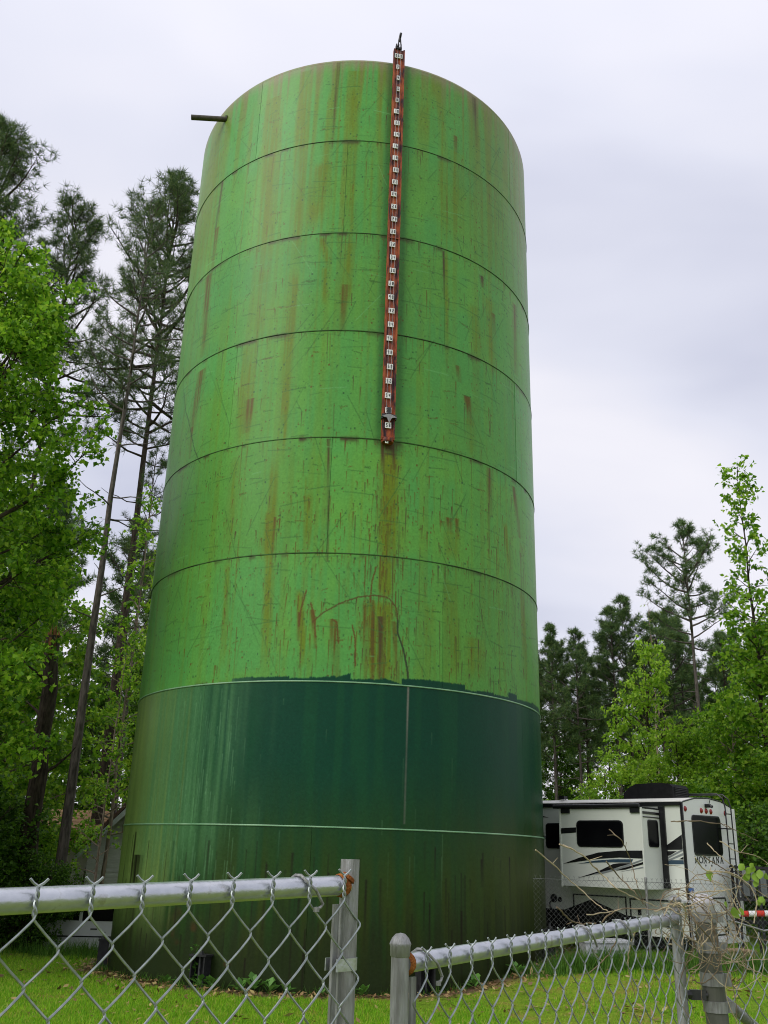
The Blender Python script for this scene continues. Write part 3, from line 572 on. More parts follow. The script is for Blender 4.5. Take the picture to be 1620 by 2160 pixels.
# ------------------------------------------------------------------ chain-link gates and fence in the foreground
WR = 0.0021
def wire_mesh(name, s, h, rows, odd, twist=True, ztw=0.037, matl=None, r=WR):
    """one woven strand: flattened zigzag of width s/2 hanging from z = 0, its top twisted round its neighbour's"""
    w = s / 2; pts = []
    xr, xl = w + r * 0.55, -r * 0.55
    X = lambda right: xr if right else xl
    right = not odd
    if twist:
        bx = w if not odd else 0.0; ph = 0.0 if not odd else math.pi
        e = 0.0135; sx = 1 if not odd else -1
        pts.append((bx + sx * 0.0125, -0.004 if not odd else 0.004, ztw + e)); pts.append((bx + sx * 0.0065, -0.003 if not odd else 0.003, ztw + e * 0.55))
        for k in range(13):
            t = k / 12; a = ph + 2 * math.pi * 1.5 * (1 - t) + (0 if sx > 0 else 0)
            pts.append((bx + math.cos(a) * r * 1.05, -math.sin(a) * r * 1.05, ztw * (1 - t) + 0.002))
        if odd: pts[-1] = (bx - r, 0, 0.002)
    for j in range(rows):
        z0, z1 = -j * h / 2, -(j + 1) * h / 2; x0, x1 = X(right), X(not right); front = right      # a strand leaning like '/' passes in front
        yb = -0.0042 if front else 0.0042
        for t in (0.0, 0.09, 0.22, 0.5, 0.78, 0.91):
            xx = x0 + (x1 - x0) * min(max((t - 0.05) / 0.9, 0), 1); pts.append((xx, yb * math.sin(math.pi * t) ** 0.6 if 0 < t < 1 else 0, z0 + (z1 - z0) * t))
        right = not right
    mb = MB(); mb.tube(pts, r, 5); return mb.mesh(name, matl or M['wire'], 60)
def frame_empty(name, o, xdir, **kw):
    x = Vector(xdir).normalized(); y = UP.cross(x); y.normalize(); z = x.cross(y)
    e = bpy.data.objects.new(name, None); COL.objects.link(e); e.empty_display_size = 0.2
    e.matrix_world = Matrix(((x.x, y.x, z.x, o[0]), (x.y, y.y, z.y, o[1]), (x.z, y.z, z.z, o[2]), (0, 0, 0, 1))); return tag(e, **kw)
def flat_band(mb, cx, cz, r, wid, th, reach, back=0.012, m=0):
    """steel band round a post of radius r at x = cx, its tails reaching a tension bar at x = reach"""
    pts = []
    s_ = 1 if reach > cx else -1
    for k in range(13):
        a = R_(90 + 180 * k / 12); pts.append((cx + s_ * math.cos(a) * (r + th), math.sin(a) * (r + th)))
    outer = [(reach, r * 0.62)] + pts + [(reach, -r - th)]
    n = len(outer); vs = []; f = []
    for (x, y) in outer: 
        vs += [(x, y, cz - wid / 2), (x, y, cz + wid / 2)]
    inner = [(reach, r * 0.62 - th)] + [(cx + (x - cx) * r / (r + th), y * r / (r + th)) for x, y in pts] + [(reach, -r)]
    for (x, y) in inner: vs += [(x, y, cz - wid / 2), (x, y, cz + wid / 2)]
    for i in range(n - 1):
        a, b2 = 2 * i, 2 * (i + 1); c, d = 2 * n + a, 2 * n + b2
        f += [(a, b2, b2 + 1, a + 1), (c, c + 1, d + 1, d), (a, c, d, b2), (a + 1, b2 + 1, d + 1, c + 1)]
    f += [(0, 1, 2 * n + 1, 2 * n), (2 * n - 2, 4 * n - 2, 4 * n - 1, 2 * n - 1)]
    mb.add(vs, f, m)
def dome_cap(mb, c, r, h, m=0):
    c = Vector(c); mb.lathe([(0.0, h), (r * 0.45, h * 0.9), (r * 0.8, h * 0.55), (r * 1.0, h * 0.12), (r * 1.04, 0.0), (r * 0.97, -0.004), (r * 0.93, -0.022), (r * 0.85, -0.024)], 18, m, c)
def tie(parent, x, zr, rr, drop, lean=0.02):
    pts = [(x - 0.012, 0.004, zr - rr * 0.3), (x - 0.01, rr + 0.004, zr + 0.004)] + [(x - 0.006 + 0.012 * k / 5, (rr + 0.004) * math.cos(R_(36 * k)), zr + (rr + 0.004) * math.sin(R_(36 * k))) for k in range(1, 5)]
    pts += [(x + 0.012 + lean * 0.5, -rr - 0.009, zr - rr * 0.2), (x + 0.02 + lean, -rr - 0.010, zr - rr - drop * 0.5), (x + 0.012 + lean, -rr - 0.012, zr - rr - drop * 0.8), (x + 0.002 + lean, -rr - 0.012, zr - rr - drop)]
    b = MB(); b.tube(pts, 0.0031, 6); b.lathe([(0.0, -0.005), (0.0055, -0.004), (0.0055, 0.004), (0.0, 0.005)], 8, 0, pts[-1]); b.build('tie_wire', M['galv_dull'], parent, smooth=60)

# left leaf: a welded frame hung from a post out of the picture
GZ0 = -0.12
gl = frame_empty('gate_leaf', (-0.046, 1.966, GZ0), (0.455, 0.483, 0), label='left chain-link gate leaf with a rusty weld on its plain open-topped end post', cat='gate')
zr = 2.064; LEN = 1.70; rr = 0.0185
SLP = 0.030; b = MB(); b.tube([(-LEN, 0, zr - SLP * LEN), (-0.010, 0, zr)], rr, 16); b.build('top_rail', M['galv'], gl, smooth=40)
b = MB(); b.lathe([(0.0155, -2.0), (0.0155, 0), (0.0185, 0), (0.0185, -2.04), (0.0155, -2.04)], 16, 0, (0, 0, 2.112)); b.build('end_post', M['galv_dull'], gl, smooth=40)
b = MB(); b.tube([(-LEN, 0, 0.06), (-LEN, 0, 2.06)], rr, 16); b.build('end_post', M['galv_dull'], gl, smooth=40)
b = MB(); b.tube([(-LEN, 0, 0.12), (-0.01, 0, 0.12)], rr, 16); b.build('bottom_rail', M['galv_dull'], gl, smooth=40)
b = MB(); b.lathe([(0.019, -0.016), (0.0215, -0.012), (0.0225, -0.003), (0.020, 0.004)], 16, 0, (-0.017, 0, zr), (1, 0, 0)); b.lathe([(0.0, 0.0), (0.013, 0.0), (0.016, -0.007), (0.0, -0.012)], 10, 0, (-0.013, -0.012, zr + 0.018), (0.6, -0.4, 1)); b.build('weld', M['rust'], gl, smooth=60)
b = MB(); b.box((-0.0325, 0.002, 1.06), (0.0135, 0.006, 1.94)); b.build('tension_bar', M['galv_dull'], gl)
b = MB()
for z_ in (1.925, 1.25, 0.5): b = MB(); flat_band(b, 0, z_, 0.0185, 0.022, 0.0022, -0.046); b.build('tension_band', M['galv'], gl, smooth=40)
s_ = 0.0903; h_ = 0.094; zf = zr - 0.020; fr = -(rr + WR + 0.003)
we = wire_mesh('wire', s_, h_, 40, False); wo_ = wire_mesh('wire', s_, h_, 40, True)
for j in range(18):
    bx = -0.037 - s_ * j                       # where a pair is twisted together
    link('wire', we, gl, (bx - s_ / 2, fr, zf + SLP * bx)); link('wire', wo_, gl, (bx, fr, zf + SLP * bx))
tie(gl, -0.137, zr - 0.004, rr, 0.018); tie(gl, -1.2, zr - 0.036, rr, 0.02)

# right leaf, swung out at its left end
dR = Vector((0.918, 1.269, 0)); SLP = 0.0198
gr = frame_empty('gate_leaf', (0.060, 2.072, GZ0), dR, label='right chain-link gate leaf with a domed cap on its end post, sagging', cat='gate')
zr = 1.916; LEN = 1.66; rr = 0.0190
b = MB(); b.tube([(0.010, 0, zr), (LEN, 0, zr + SLP * LEN)], rr, 16); b.build('top_rail', M['galv'], gr, smooth=40)
b = MB(); b.tube([(0, 0, 0.06), (0, 0, 1.946)], 0.0185, 16); ep = b.build('end_post', M['galv_dull'], gr, smooth=40)
b = MB(); dome_cap(b, (0, 0, 1.953), 0.0215, 0.021); b.build('post_cap', M['galv_dull'], ep, smooth=50)
b = MB(); b.tube([(LEN, 0, 0.06), (LEN, 0, 1.998)], 0.019, 16); ep = b.build('end_post', M['galv_dull'], gr, smooth=40)
b = MB(); dome_cap(b, (LEN, 0, 2.008), 0.0225, 0.014); b.build('post_cap', M['galv_dull'], ep, smooth=50)
b = MB(); b.tube([(0, 0, 0.12), (LEN, 0, 0.12)], rr, 16); b.build('bottom_rail', M['galv_dull'], gr, smooth=40)
b = MB(); b.lathe([(0.0195, -0.006), (0.022, 0.0), (0.023, 0.008), (0.0195, 0.015)], 16, 0, (0.016, 0, zr), (1, 0, 0)); b.build('weld', M['rust'], gr, smooth=60)
b = MB(); b.box((0.044, -0.002, 0.99), (0.019, 0.006, 1.80)); b.build('tension_bar', M['galv_dull'], gr)
b = MB()
for z_ in (1.79, 1.15, 0.5): b = MB(); flat_band(b, 0, z_, 0.0185, 0.025, 0.0022, 0.058); b.build('tension_band', M['galv_dull'], gr, smooth=40)
s_ = 0.0921; zf = zr - 0.022; fr = -(rr + WR + 0.003)
we = wire_mesh('wire', s_, h_, 38, False); wo_ = wire_mesh('wire', s_, h_, 38, True)
for j in range(18):
    bx = 0.062 + s_ * j
    link('wire', we, gr, (bx - s_ / 2, fr, zf + SLP * bx)); link('wire', wo_, gr, (bx, fr, zf + SLP * bx))
for x in (0.075, 0.88, 1.15): tie(gr, x, zr + SLP * x, rr, 0.022, 0.02)

# the hinge post and the fence running on to the right of it
gp_ = empty('gate_post', (1.235, 3.47, GZ0), label='stout grey steel hinge post with a white domed cap, wrapped in dry vines', cat='post')
b = MB(); pt = lambda z: Vector((-0.090 * (z - 0) / 2.03, 0, z)); b.tube([pt(-0.1), pt(1.0), pt(1.995)], 0.0365, 20); b.build('post', mat('mossy galvanised post', (0.15, 0.15, 0.13), (0.075, 0.08, 0.06), 9, 0.6, 0.3, metal=0.2, stretch=(2, 2, 0.5), c3=(0.25, 0.26, 0.25)), gp_, smooth=40)
b = MB(); b.lathe([(0.0, 0.029), (0.018, 0.0265), (0.032, 0.017), (0.0405, 0.003), (0.041, -0.002), (0.038, -0.012), (0.0375, -0.034), (0.036, -0.036)], 20, 0, pt(2.0)); b.build('post_cap', mat('pale cap', (0.50, 0.48, 0.50), (0.38, 0.37, 0.38), 20, 0.5, 0.4), gp_, smooth=40)
for z_, hh in ((1.955, 0.032), (1.86, 0.034), (1.762, 0.040), (1.68, 0.034), (1.1, 0.034)):
    b = MB(); c = pt(z_); b.lathe([(0.0365, -hh / 2), (0.0405, -hh / 2), (0.0405, hh / 2), (0.0365, hh / 2)], 18, 0, c); b.box(c + Vector((0.048, -0.010, 0)), (0.022, 0.012, hh)); b.build('band', M['galv_dull'], gp_, smooth=40)
b = MB(); c = pt(1.715); b.box(c + Vector((-0.062, -0.02, 0)), (0.05, 0.02, 0.03)); b.tube([c + Vector((-0.10, -0.02, 0)), c + Vector((-0.03, -0.02, 0))], 0.008, 6); b.lathe([(0.0, -0.008), (0.015, -0.008), (0.015, 0.008), (0.0, 0.008)], 6, 0, c + Vector((-0.092, -0.02, 0)), (1, 0, 0)); b.build('hinge_bolt', M['dark_steel'], gp_)
fd = Vector((0.775, 0.632, 0.0))
fe = frame_empty('chain_link_fence', (1.20, 3.515, GZ0), fd, label='chain-link fence without a top rail running right from the hinge post', cat='fence')
s_ = 0.0900; we = wire_mesh('wire', s_, h_, 38, False, False); wo_ = wire_mesh('wire', s_, h_, 38, True, False)
for j in range(26):
    bx = 0.06 + s_ * j; link('wire', we, fe, (bx - s_ / 2, -0.02, 1.91 - 0.012 * math.sin(j * 0.9))); link('wire', wo_, fe, (bx, -0.02, 1.91 - 0.012 * math.sin(j * 0.9)))
b = MB(); b.tube([(0.03, -0.03, 1.945), (0.12, -0.03, 1.93), (0.26, -0.03, 1.905), (0.45, -0.03, 1.915), (0.9, -0.03, 1.93), (2.4, -0.03, 1.93)], 0.0036, 6); b.build('tension_wire', M['galv_dull'], fe, smooth=60)
b = MB(); b.tube([(0.02, 0.02, 1.70), (1.9, 0.05, 0.72)], 0.018, 12); b.build('brace_pipe', M['galv_dull'], fe, smooth=40)
b = MB(); b.tube([(2.42, 0.03, -0.1), (2.42, 0.03, 1.95)], 0.024, 12); dome_cap(b, (2.42, 0.03, 1.955), 0.028, 0.02); b.build('line_post', M['galv_dull'], fe, smooth=40)

# ------------------------------------------------------------------ dry vine tangled over the post, with a few fresh leaves
VINES= [[(0.49,2.986,2.03),(0.609,3.116,1.954),(0.681,3.132,1.894),(0.734,3.103,1.853)],[(0.758,3.152,2.102),(0.793,3.137,2.065),(0.846,3.242,2.005),(0.848,3.193,1.937),(0.881,3.254,1.885),(0.905,3.282,1.865)],[(0.592,3.137,2.052),(0.67,3.187,2.023),(0.757,3.26,1.96),(0.781,3.199,1.925),(0.868,3.277,1.893),(0.941,3.312,1.868)],[(0.73,3.088,2.002),(0.802,3.239,1.962),(0.836,3.185,1.914),(0.868,3.208,1.882)],[(0.764,3.389,1.805),(0.809,3.373,1.845),(0.884,3.424,1.856),(0.957,3.354,1.859),(1.067,3.463,1.857)],[(0.574,3.125,1.867),(0.636,3.226,1.826),(0.669,3.272,1.814),(0.71,3.195,1.819)],[(0.696,3.259,1.838),(0.779,3.331,1.847),(0.828,3.339,1.855)],[(1.025,3.298,1.868),(1.071,3.291,1.888),(1.146,3.316,1.916),(1.189,3.346,1.925),(1.225,3.313,1.938)],[(1.053,3.471,1.79),(1.105,3.416,1.754),(1.199,3.547,1.725),(1.248,3.527,1.697),(1.321,3.577,1.666),(1.338,3.549,1.662),(1.415,3.649,1.634),(1.455,3.629,1.61)],[(1.138,3.461,1.794),(1.221,3.526,1.792),(1.27,3.529,1.79),(1.353,3.593,1.768),(1.398,3.569,1.758),(1.457,3.592,1.75)],[(1.163,3.544,1.656),(1.215,3.536,1.682),(1.301,3.607,1.686),(1.352,3.544,1.7),(1.48,3.665,1.696)],[(0.945,3.303,1.804),(1.016,3.305,1.741),(1.07,3.335,1.719),(1.151,3.42,1.686),(1.163,3.402,1.695),(1.184,3.393,1.744)],[(1.008,3.202,1.868),(1.04,3.202,1.82),(1.081,3.243,1.787),(1.116,3.276,1.744)],[(1.091,3.423,1.793),(1.116,3.465,1.755),(1.092,3.493,1.711),(1.103,3.556,1.658)],[(1.17,3.543,1.794),(1.116,3.478,1.761),(1.109,3.529,1.715),(1.068,3.561,1.637),(1.008,3.476,1.616)],[(1.176,3.41,1.886),(1.229,3.469,1.849),(1.257,3.499,1.821),(1.284,3.529,1.765)],[(0.986,3.233,2.134),(1.041,3.209,2.137),(1.172,3.297,2.134),(1.205,3.276,2.119),(1.326,3.376,2.084)],[(1.135,3.338,2.073),(1.155,3.315,2.042),(1.199,3.306,2.004),(1.26,3.396,1.976)],[(1.153,3.263,2.08),(1.194,3.252,2.051),(1.272,3.289,2.036),(1.355,3.387,2.014),(1.387,3.354,1.986)],[(1.054,3.231,2.024),(1.096,3.276,1.988),(1.156,3.261,1.983),(1.243,3.354,1.961),(1.311,3.432,1.933),(1.376,3.433,1.894)],[(1.144,3.423,2.032),(1.201,3.445,2.003),(1.266,3.471,1.97),(1.371,3.544,1.905)],[(0.988,3.37,1.861),(1.013,3.396,1.882),(1.023,3.376,1.898)],[(0.98,3.264,1.874),(0.997,3.234,1.884),(1.026,3.289,1.857),(1.021,3.305,1.795),(0.997,3.255,1.759)],[(0.955,3.29,1.845),(0.993,3.327,1.876),(1.01,3.259,1.874),(1.036,3.294,1.833),(1.084,3.366,1.794)],[(0.928,3.303,1.855),(0.966,3.268,1.869),(1.005,3.271,1.848),(1.078,3.381,1.851),(1.083,3.313,1.833)],[(0.768,3.18,1.771),(0.743,3.196,1.728),(0.683,3.182,1.681),(0.652,3.215,1.67)],[(0.891,3.383,1.794),(0.877,3.431,1.747),(0.879,3.49,1.669),(0.915,3.559,1.574)],[(1.287,3.471,1.976),(1.363,3.553,1.948),(1.451,3.627,1.939),(1.479,3.551,1.931)]]
LEAVES= [(1.147, 3.371, 1.97, 0.036), (1.262, 3.362, 1.995, 0.03), (1.282, 3.365, 1.986, 0.027), (1.298, 3.364, 1.99, 0.027), (1.276, 3.371, 1.971, 0.025), (1.263, 3.374, 1.963, 0.027), (1.299, 3.373, 1.966, 0.036), (1.316, 3.369, 1.977, 0.033), (1.307, 3.38, 1.946, 0.025), (1.227, 3.418, 1.846, 0.044), (1.246, 3.415, 1.852, 0.027), (1.33, 3.4, 1.894, 0.027), (1.324, 3.404, 1.882, 0.025), (1.338, 3.402, 1.887, 0.025), (1.205, 3.405, 1.878, 0.022), (1.294, 3.36, 2.002, 0.022), (1.334, 3.373, 1.967, 0.027)]

vrng = random.Random(4)
def catmull(P, n=6):
    P = [Vector(p) for p in P]; Q = [P[0] * 2 - P[1]] + P + [P[-1] * 2 - P[-2]]; out = []
    for i in range(1, len(Q) - 2):
        for k in range(n):
            t = k / n; a, b_, c, d = Q[i - 1], Q[i], Q[i + 1], Q[i + 2]
            out.append(0.5 * ((2 * b_) + (c - a) * t + (2 * a - 5 * b_ + 4 * c - d) * t * t + (3 * b_ - a - 3 * c + d) * t ** 3))
    out.append(P[-1]); return out
vn = empty('dry_vine', (1.12, 3.38, GZ0), label='dry brown vine with a few fresh leaves, tangled over the hinge post', cat='vine')
vo = Vector((1.12, 3.38, GZ0))
def stem(P, r0):
    Q = catmull(P); n = len(Q); Q = [q + Vector((vrng.gauss(0, 0.0012), vrng.gauss(0, 0.0012), vrng.gauss(0, 0.0012))) - vo for q in Q]
    b = MB(); rs = [r0 * (1.0 - 0.45 * i / n) * (1.35 if i % 7 == 3 else 1) for i in range(n)]; b.tube(Q, rs, 5)
    for i in range(3, n - 1, 5):               # broken side twigs
        if vrng.random() < 0.5: d = Vector((vrng.gauss(0, 1), vrng.gauss(0, 1), vrng.gauss(0.4, 1))).normalized(); b.tube([Q[i], Q[i] + d * vrng.uniform(0.015, 0.05)], [r0 * 0.6, r0 * 0.3], 4)
    b.build('stem', M['vine'] if vrng.random() < 0.55 else M['vine_dark'], vn, smooth=60)
for P in VINES: stem(P, vrng.uniform(0.0018, 0.0029))
for k in range(36):                            # the knot of stems round the post
    c = Vector((vrng.uniform(0.98, 1.22), 3.36 + vrng.uniform(-0.08, 0.08), vrng.uniform(1.66, 1.88))); rd = vrng.uniform(0.03, 0.09); a0 = vrng.uniform(0, 6.3); tl = vrng.uniform(-0.6, 0.6)
    stem([c + Vector((rd * math.cos(a0 + t * 1.0) * 1.2, rd * 0.8 * math.sin(a0 + t) * math.sin(tl), rd * math.sin(a0 + t) + 0.02 * t)) for t in np.linspace(0, vrng.uniform(2, 5.5), 5)], vrng.uniform(0.0010, 0.0021))
for k in range(4):
    x = vrng.uniform(1.0, 1.2); stem([(x, 3.37, 1.86), (x + vrng.uniform(-0.04, 0.05), 3.36, 1.76), (x + vrng.uniform(-0.06, 0.08), 3.37, 1.6), (x + vrng.uniform(-0.05, 0.1), 3.38, 1.3), (x + 0.03, 3.4, 0.3), (x, 3.4, 0.0)], 0.0016)
def leaf_mesh(L, wd, name, matl, rng):
    """ovate blade folded along its midrib, hanging from its stalk"""
    out = []; n = 6
    for i in range(n + 1):
        t = i / n; w = wd * (math.sin(math.pi * t ** 0.8) ** 0.9) * 0.5; z = -L * t; c = -0.12 * L * t * t
        out.append(((-w, c + w * 0.35, z), (0, c, z), (w, c + w * 0.35, z)))
    V = [p for row in out for p in row]; F = []
    for i in range(n):
        a = i * 3; F += [(a, a + 1, a + 4, a + 3), (a + 1, a + 2, a + 5, a + 4)]
    b = len(V); V += [(x, y + 0.0012, z) for x, y, z in V]; F += [tuple(reversed([b + i for i in f])) for f in F]
    return mesh_np(name, np.array(V), np.array(F), matl, smooth=True)
lm = leaf_mesh(1.0, 0.78, 'leaf', M['vine_leaf'], vrng)
for i, (x, y, z, s) in enumerate(LEAVES):
    o = link('leaf', lm, vn, Vector((x, y, z)) - vo + Vector((0, 0, s * 0.5))); o.scale = (s, s, s)
    o.rotation_euler = (vrng.uniform(-0.5, 0.5), vrng.uniform(-0.9, 0.9), vrng.uniform(-0.6, 0.6)) if i else (0.1, 0, 0.2)

# ------------------------------------------------------------------ back fence of fine chain link in front of the trailer
bf = empty('back_fence', (2.9, 18.0, 0.25), label='low wire mesh fence between the tank and the trailer', cat='fence')
b = MB(); s_ = 0.088
def bz(x): return float(gz(2.9 + x, 18.0)) - 0.25
L_ = 6.8; n_ = int(L_ / (s_ / 2))
for k in range(n_):
    x0, x1 = k * s_ / 2, (k + 1) * s_ / 2; zb = bz(x0) + 0.03; zt = 1.45 - 0.04 * (x0 > 4.2); rows = int((zt - zb) / 0.045)
    pts = [((x1 if (j + k) % 2 == 0 else x0), 0.004 * (j % 2), zt - j * 0.045) for j in range(rows)]
    if k % 2 == 0: pts = [(x1 + 0.018, 0, zt + 0.06), (x1, 0, zt + 0.03)] + pts
    else: pts = [(x0 - 0.018, 0, zt + 0.06), (x0, 0, zt + 0.03)] + pts
    b.tube(pts, 0.0026, 3, cap=False)
b.build('fabric', M['wire_dark'], bf, kind='stuff')
for x_ in (2.05, 4.5, 6.7):
    b = MB(); b.tube([(x_, 0.03, bz(x_) - 0.2), (x_, 0.03, 1.50)], 0.024, 10); b.lathe([(0.0, 0.025), (0.02, 0.02), (0.026, 0.0), (0.026, -0.02)], 10, 0, (x_, 0.03, 1.505)); b.build('post', M['galv_dull'], bf, smooth=40)
b = MB(); b.tube([(0, 0, 1.445), (3.4, 0, 1.44), (L_, 0, 1.40)], 0.004, 5); b.build('tension_wire', M['wire_dark'], bf)

# ------------------------------------------------------------------ travel trailer
RZ = 0.30; RVA = R_(44)
rv = empty('travel_trailer', (6.161, 19.5, RZ), -RVA, label='off-white travel trailer with dark swoosh stripes and an opened slide-out, parked behind the fence', cat='trailer')
def S3(u, z, off=0.0): return Vector((-u, off, z - RZ))        # side wall: u metres forward of the rear corner
def R3(v, z, off=0.0): return Vector((off, v, z - RZ))         # rear wall: v metres from the near corner
SX, SY, SZ = Vector((-1, 0, 0)), Vector((0, 1, 0)), Vector((0, 0, 1))
WID = 2.43; RL = 9.6
b = MB()
pf = [(0, 0.66), (WID, 0.66), (WID, 3.17), (WID - 0.1, 3.20), (WID - 0.6, 3.30), (WID / 2, 3.335), (0.6, 3.30), (0.1, 3.21), (0, 3.18)]
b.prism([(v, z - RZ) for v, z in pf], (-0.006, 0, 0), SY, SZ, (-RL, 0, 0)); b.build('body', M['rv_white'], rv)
b = MB(); pr_ = rrect(0.02, WID - 0.02, 0.64, 3.18, 0.06); pr_ = [(v, z) for v, z in pf if z < 1 or z > 3.1]
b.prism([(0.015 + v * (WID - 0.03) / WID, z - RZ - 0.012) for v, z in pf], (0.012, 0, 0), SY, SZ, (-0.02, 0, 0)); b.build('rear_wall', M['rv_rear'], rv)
b = MB(); b.prism([(0.05, 3.205 - RZ), (0.6, 3.312 - RZ), (WID / 2, 3.35 - RZ), (WID - 0.6, 3.312 - RZ), (WID - 0.05, 3.205 - RZ), (WID - 0.6, 3.29 - RZ), (WID / 2, 3.325 - RZ), (0.6, 3.29 - RZ)], (-0.05, 0, 0), SY, SZ, (-RL + 0.1, 0, 0))
b.build('roof', M['rv_roof'], rv)
b = MB(); b.box(S3(RL / 2, 3.16, -0.025), (RL, 0.05, 0.075)); b.box(S3(RL / 2, 3.205, -0.005), (RL, 0.06, 0.02), 1); b.build('roof_rail', [M['rv_black'], M['rv_roof']], rv)
b = MB(); b.box(R3(0.01, 1.93, 0.006), (0.05, 0.045, 2.50)); b.build('corner_trim', M['rv_black'], rv)
b = MB(); b.box(R3(WID - 0.01, 1.93, 0.006), (0.05, 0.04, 2.50)); b.build('corner_trim', M['rv_pale'], rv)
b = MB()
for i in range(len(pf[3:])):
    if i: 
        (v0, z0), (v1, z1) = pf[3:][i - 1], pf[3:][i]; b.tube([R3(v0, z0, 0.012), R3(v1, z1, 0.012)], 0.014, 6)
b.build('roof_trim', M['rv_black'], rv)
def decal(name, poly, mk, off=-0.004, parent=None, th=0.006): 
    b = MB(); b.prism([(u, z - RZ) for u, z in poly], (0, off, 0), SX, SZ, (0, th, 0)); b.build(name, M[mk], parent or rv)
def swin(name, u0, u1, z0, z1, r, off, parent):
    b = MB(); b.prism([(u, z - RZ) for u, z in rrect(u0, u1, z0, z1, r)], (0, off - 0.014, 0), SX, SZ, (0, 0.02, 0)); w = b.build(name, M['rv_black'], parent)
    b = MB(); b.prism([(u, z - RZ) for u, z in rrect(u0 + 0.025, u1 - 0.025, z0 + 0.025, z1 - 0.025, max(r - 0.02, 0.01))], (0, off - 0.018, 0), SX, SZ, (0, 0.008, 0)); b.build('pane', M['glass_dark'], w)
# side wall
decal('stripe', [(0.52, 2.27), (0.03, 2.57), (0.03, 2.285)], 'rv_black'); decal('stripe', [(0.62, 2.25), (0.16, 2.255), (0.31, 2.175), (0.62, 2.105)], 'rv_black')
decal('stripe', [(0.60, 2.03), (0.03, 2.30), (0.03, 2.262), (0.57, 2.012)], 'rv_grey', -0.006); decal('stripe', [(0.575, 2.005), (0.03, 2.225), (0.03, 2.18), (0.52, 1.998)], 'rv_grey')
decal('stripe', [(0.49, 2.02), (0.30, 2.085), (0.03, 2.09), (0.03, 2.015), (0.42, 2.005)], 'rv_blue'); decal('stripe', [(0.12, 2.105), (0.03, 2.155), (0.03, 2.10)], 'rv_black', -0.006); decal('stripe', [(0.60, 1.99), (0.10, 1.997), (0.60, 1.955)], 'rv_grey', -0.006)
decal('stripe', [(3.9, 3.03), (3.57, 3.0), (3.16, 2.905), (3.57, 2.93), (3.9, 2.94)], 'rv_black'); decal('stripe', [(4.2, 2.44), (3.26, 2.525), (3.26, 2.46), (4.2, 2.37)], 'rv_grey')
decal('trim_strip', [(3.51, 0.99), (3.46, 0.99), (3.46, 2.90), (3.51, 2.90)], 'rv_black', -0.012, th=0.016)
swin('side_window', 2.80, 3.25, 2.26, 2.79, 0.07, 0.0, rv)
decal('skirt', [(RL - 0.1, 0.66), (RL - 0.1, 1.04), (2.83, 1.04), (2.13, 1.285), (2.02, 1.22), (1.38, 1.01), (0.9, 0.98), (0.85, 0.665)], 'rv_black', -0.005)
def hatch(u0, u1, z0, z1):
    b = MB(); t = 0.028
    for (cu, cz, w, h) in (((u0 + u1) / 2, z1, u1 - u0, t), ((u0 + u1) / 2, z0, u1 - u0, t), (u0, (z0 + z1) / 2, t, z1 - z0 + t), (u1, (z0 + z1) / 2, t, z1 - z0 + t)): b.box(S3(cu, cz, -0.008), (w, 0.014, h))
    hb = b.build('storage_hatch', M['rv_black'], rv); b = MB(); b.box(S3((u0 + u1) / 2 + 0.5 * (u1 - u0) - 0.2, (z0 + z1) / 2, -0.012), (0.07, 0.02, 0.12)); b.build('latch', M['rv_black'], hb)
hatch(1.36, 2.60, 0.86, 1.35); hatch(0.34, 1.26, 0.86, 1.325)
b = MB(); b.lathe([(0.0, 0.02), (0.08, 0.02), (0.09, 0.0)], 12, 0, S3(3.10, 1.25, 0.0), (0, -1, 0)); b.lathe([(0.0, 0.015), (0.05, 0.015), (0.055, 0.0)], 10, 0, S3(2.95, 1.23, 0.0), (0, -1, 0)); b.tube([S3(3.12, 1.24, -0.03), S3(3.17, 1.15, -0.07), S3(3.13, 1.02, -0.06), S3(3.05, 0.9, -0.05)], 0.014, 6); b.build('power_inlet', M['rv_black'], rv)
# slide-out room
SO = -0.77; SR = M['rv_white']
b = MB(); b.box(S3(1.42, 2.285, SO / 2 - 0.002), (1.90, abs(SO), 1.50)); so = b.build('slide_out', SR, rv)
for (cu, cz, w, h) in ((0.47, 2.285, 0.03, 1.54), (2.37, 2.285, 0.03, 1.54)): b = MB(); b.box(S3(cu, cz, SO), (w, 0.04, h)); b.build('edge_trim', M['rv_white'], so)
b = MB()
for (u, z, w, h) in ((0.42, 2.36, 0.13, 1.50), ): b.box(S3(u, z, -0.02), (w, 0.05, h))
b.box(S3(0.55, 1.60, -0.03), (0.42, 0.07, 0.09)); b.build('slide_flange', M['rv_black'], so)
swin('slide_window', 0.885, 1.97, 2.29, 2.81, 0.09, SO - 0.002, so)
b = MB(); b.prism([(v, z - RZ) for v, z in rrect(-0.55, -0.14, 2.315, 2.835, 0.06)], (-0.468 + 0.014, 0, 0), SY, SZ, (-0.02, 0, 0)); w = b.build('end_window', M['rv_black'], so)
b = MB(); b.prism([(v, z - RZ) for v, z in rrect(-0.53, -0.16, 2.34, 2.81, 0.05)], (-0.468 + 0.019, 0, 0), SY, SZ, (-0.01, 0, 0)); b.build('pane', M['glass_dark'], w)
b = MB(); b.box(R3(SO / 2, 2.96, -0.462), (0.012, 0.74, 0.05)); b.box(R3(SO / 2, 2.88, -0.463), (0.010, 0.74, 0.022)); b.build('end_stripe', M['rv_black'], so)
d_ = SO - 0.007
decal('band', [(2.35, 2.655), (1.985, 2.672), (1.985, 2.57), (2.35, 2.545)], 'rv_black', d_, so)
decal('stripe', [(2.336, 1.953), (1.917, 2.086), (1.482, 2.189), (0.996, 2.234), (0.49, 2.244), (0.49, 2.094), (1.005, 2.104), (1.49, 2.068), (1.922, 2.01)], 'rv_black', d_, so)
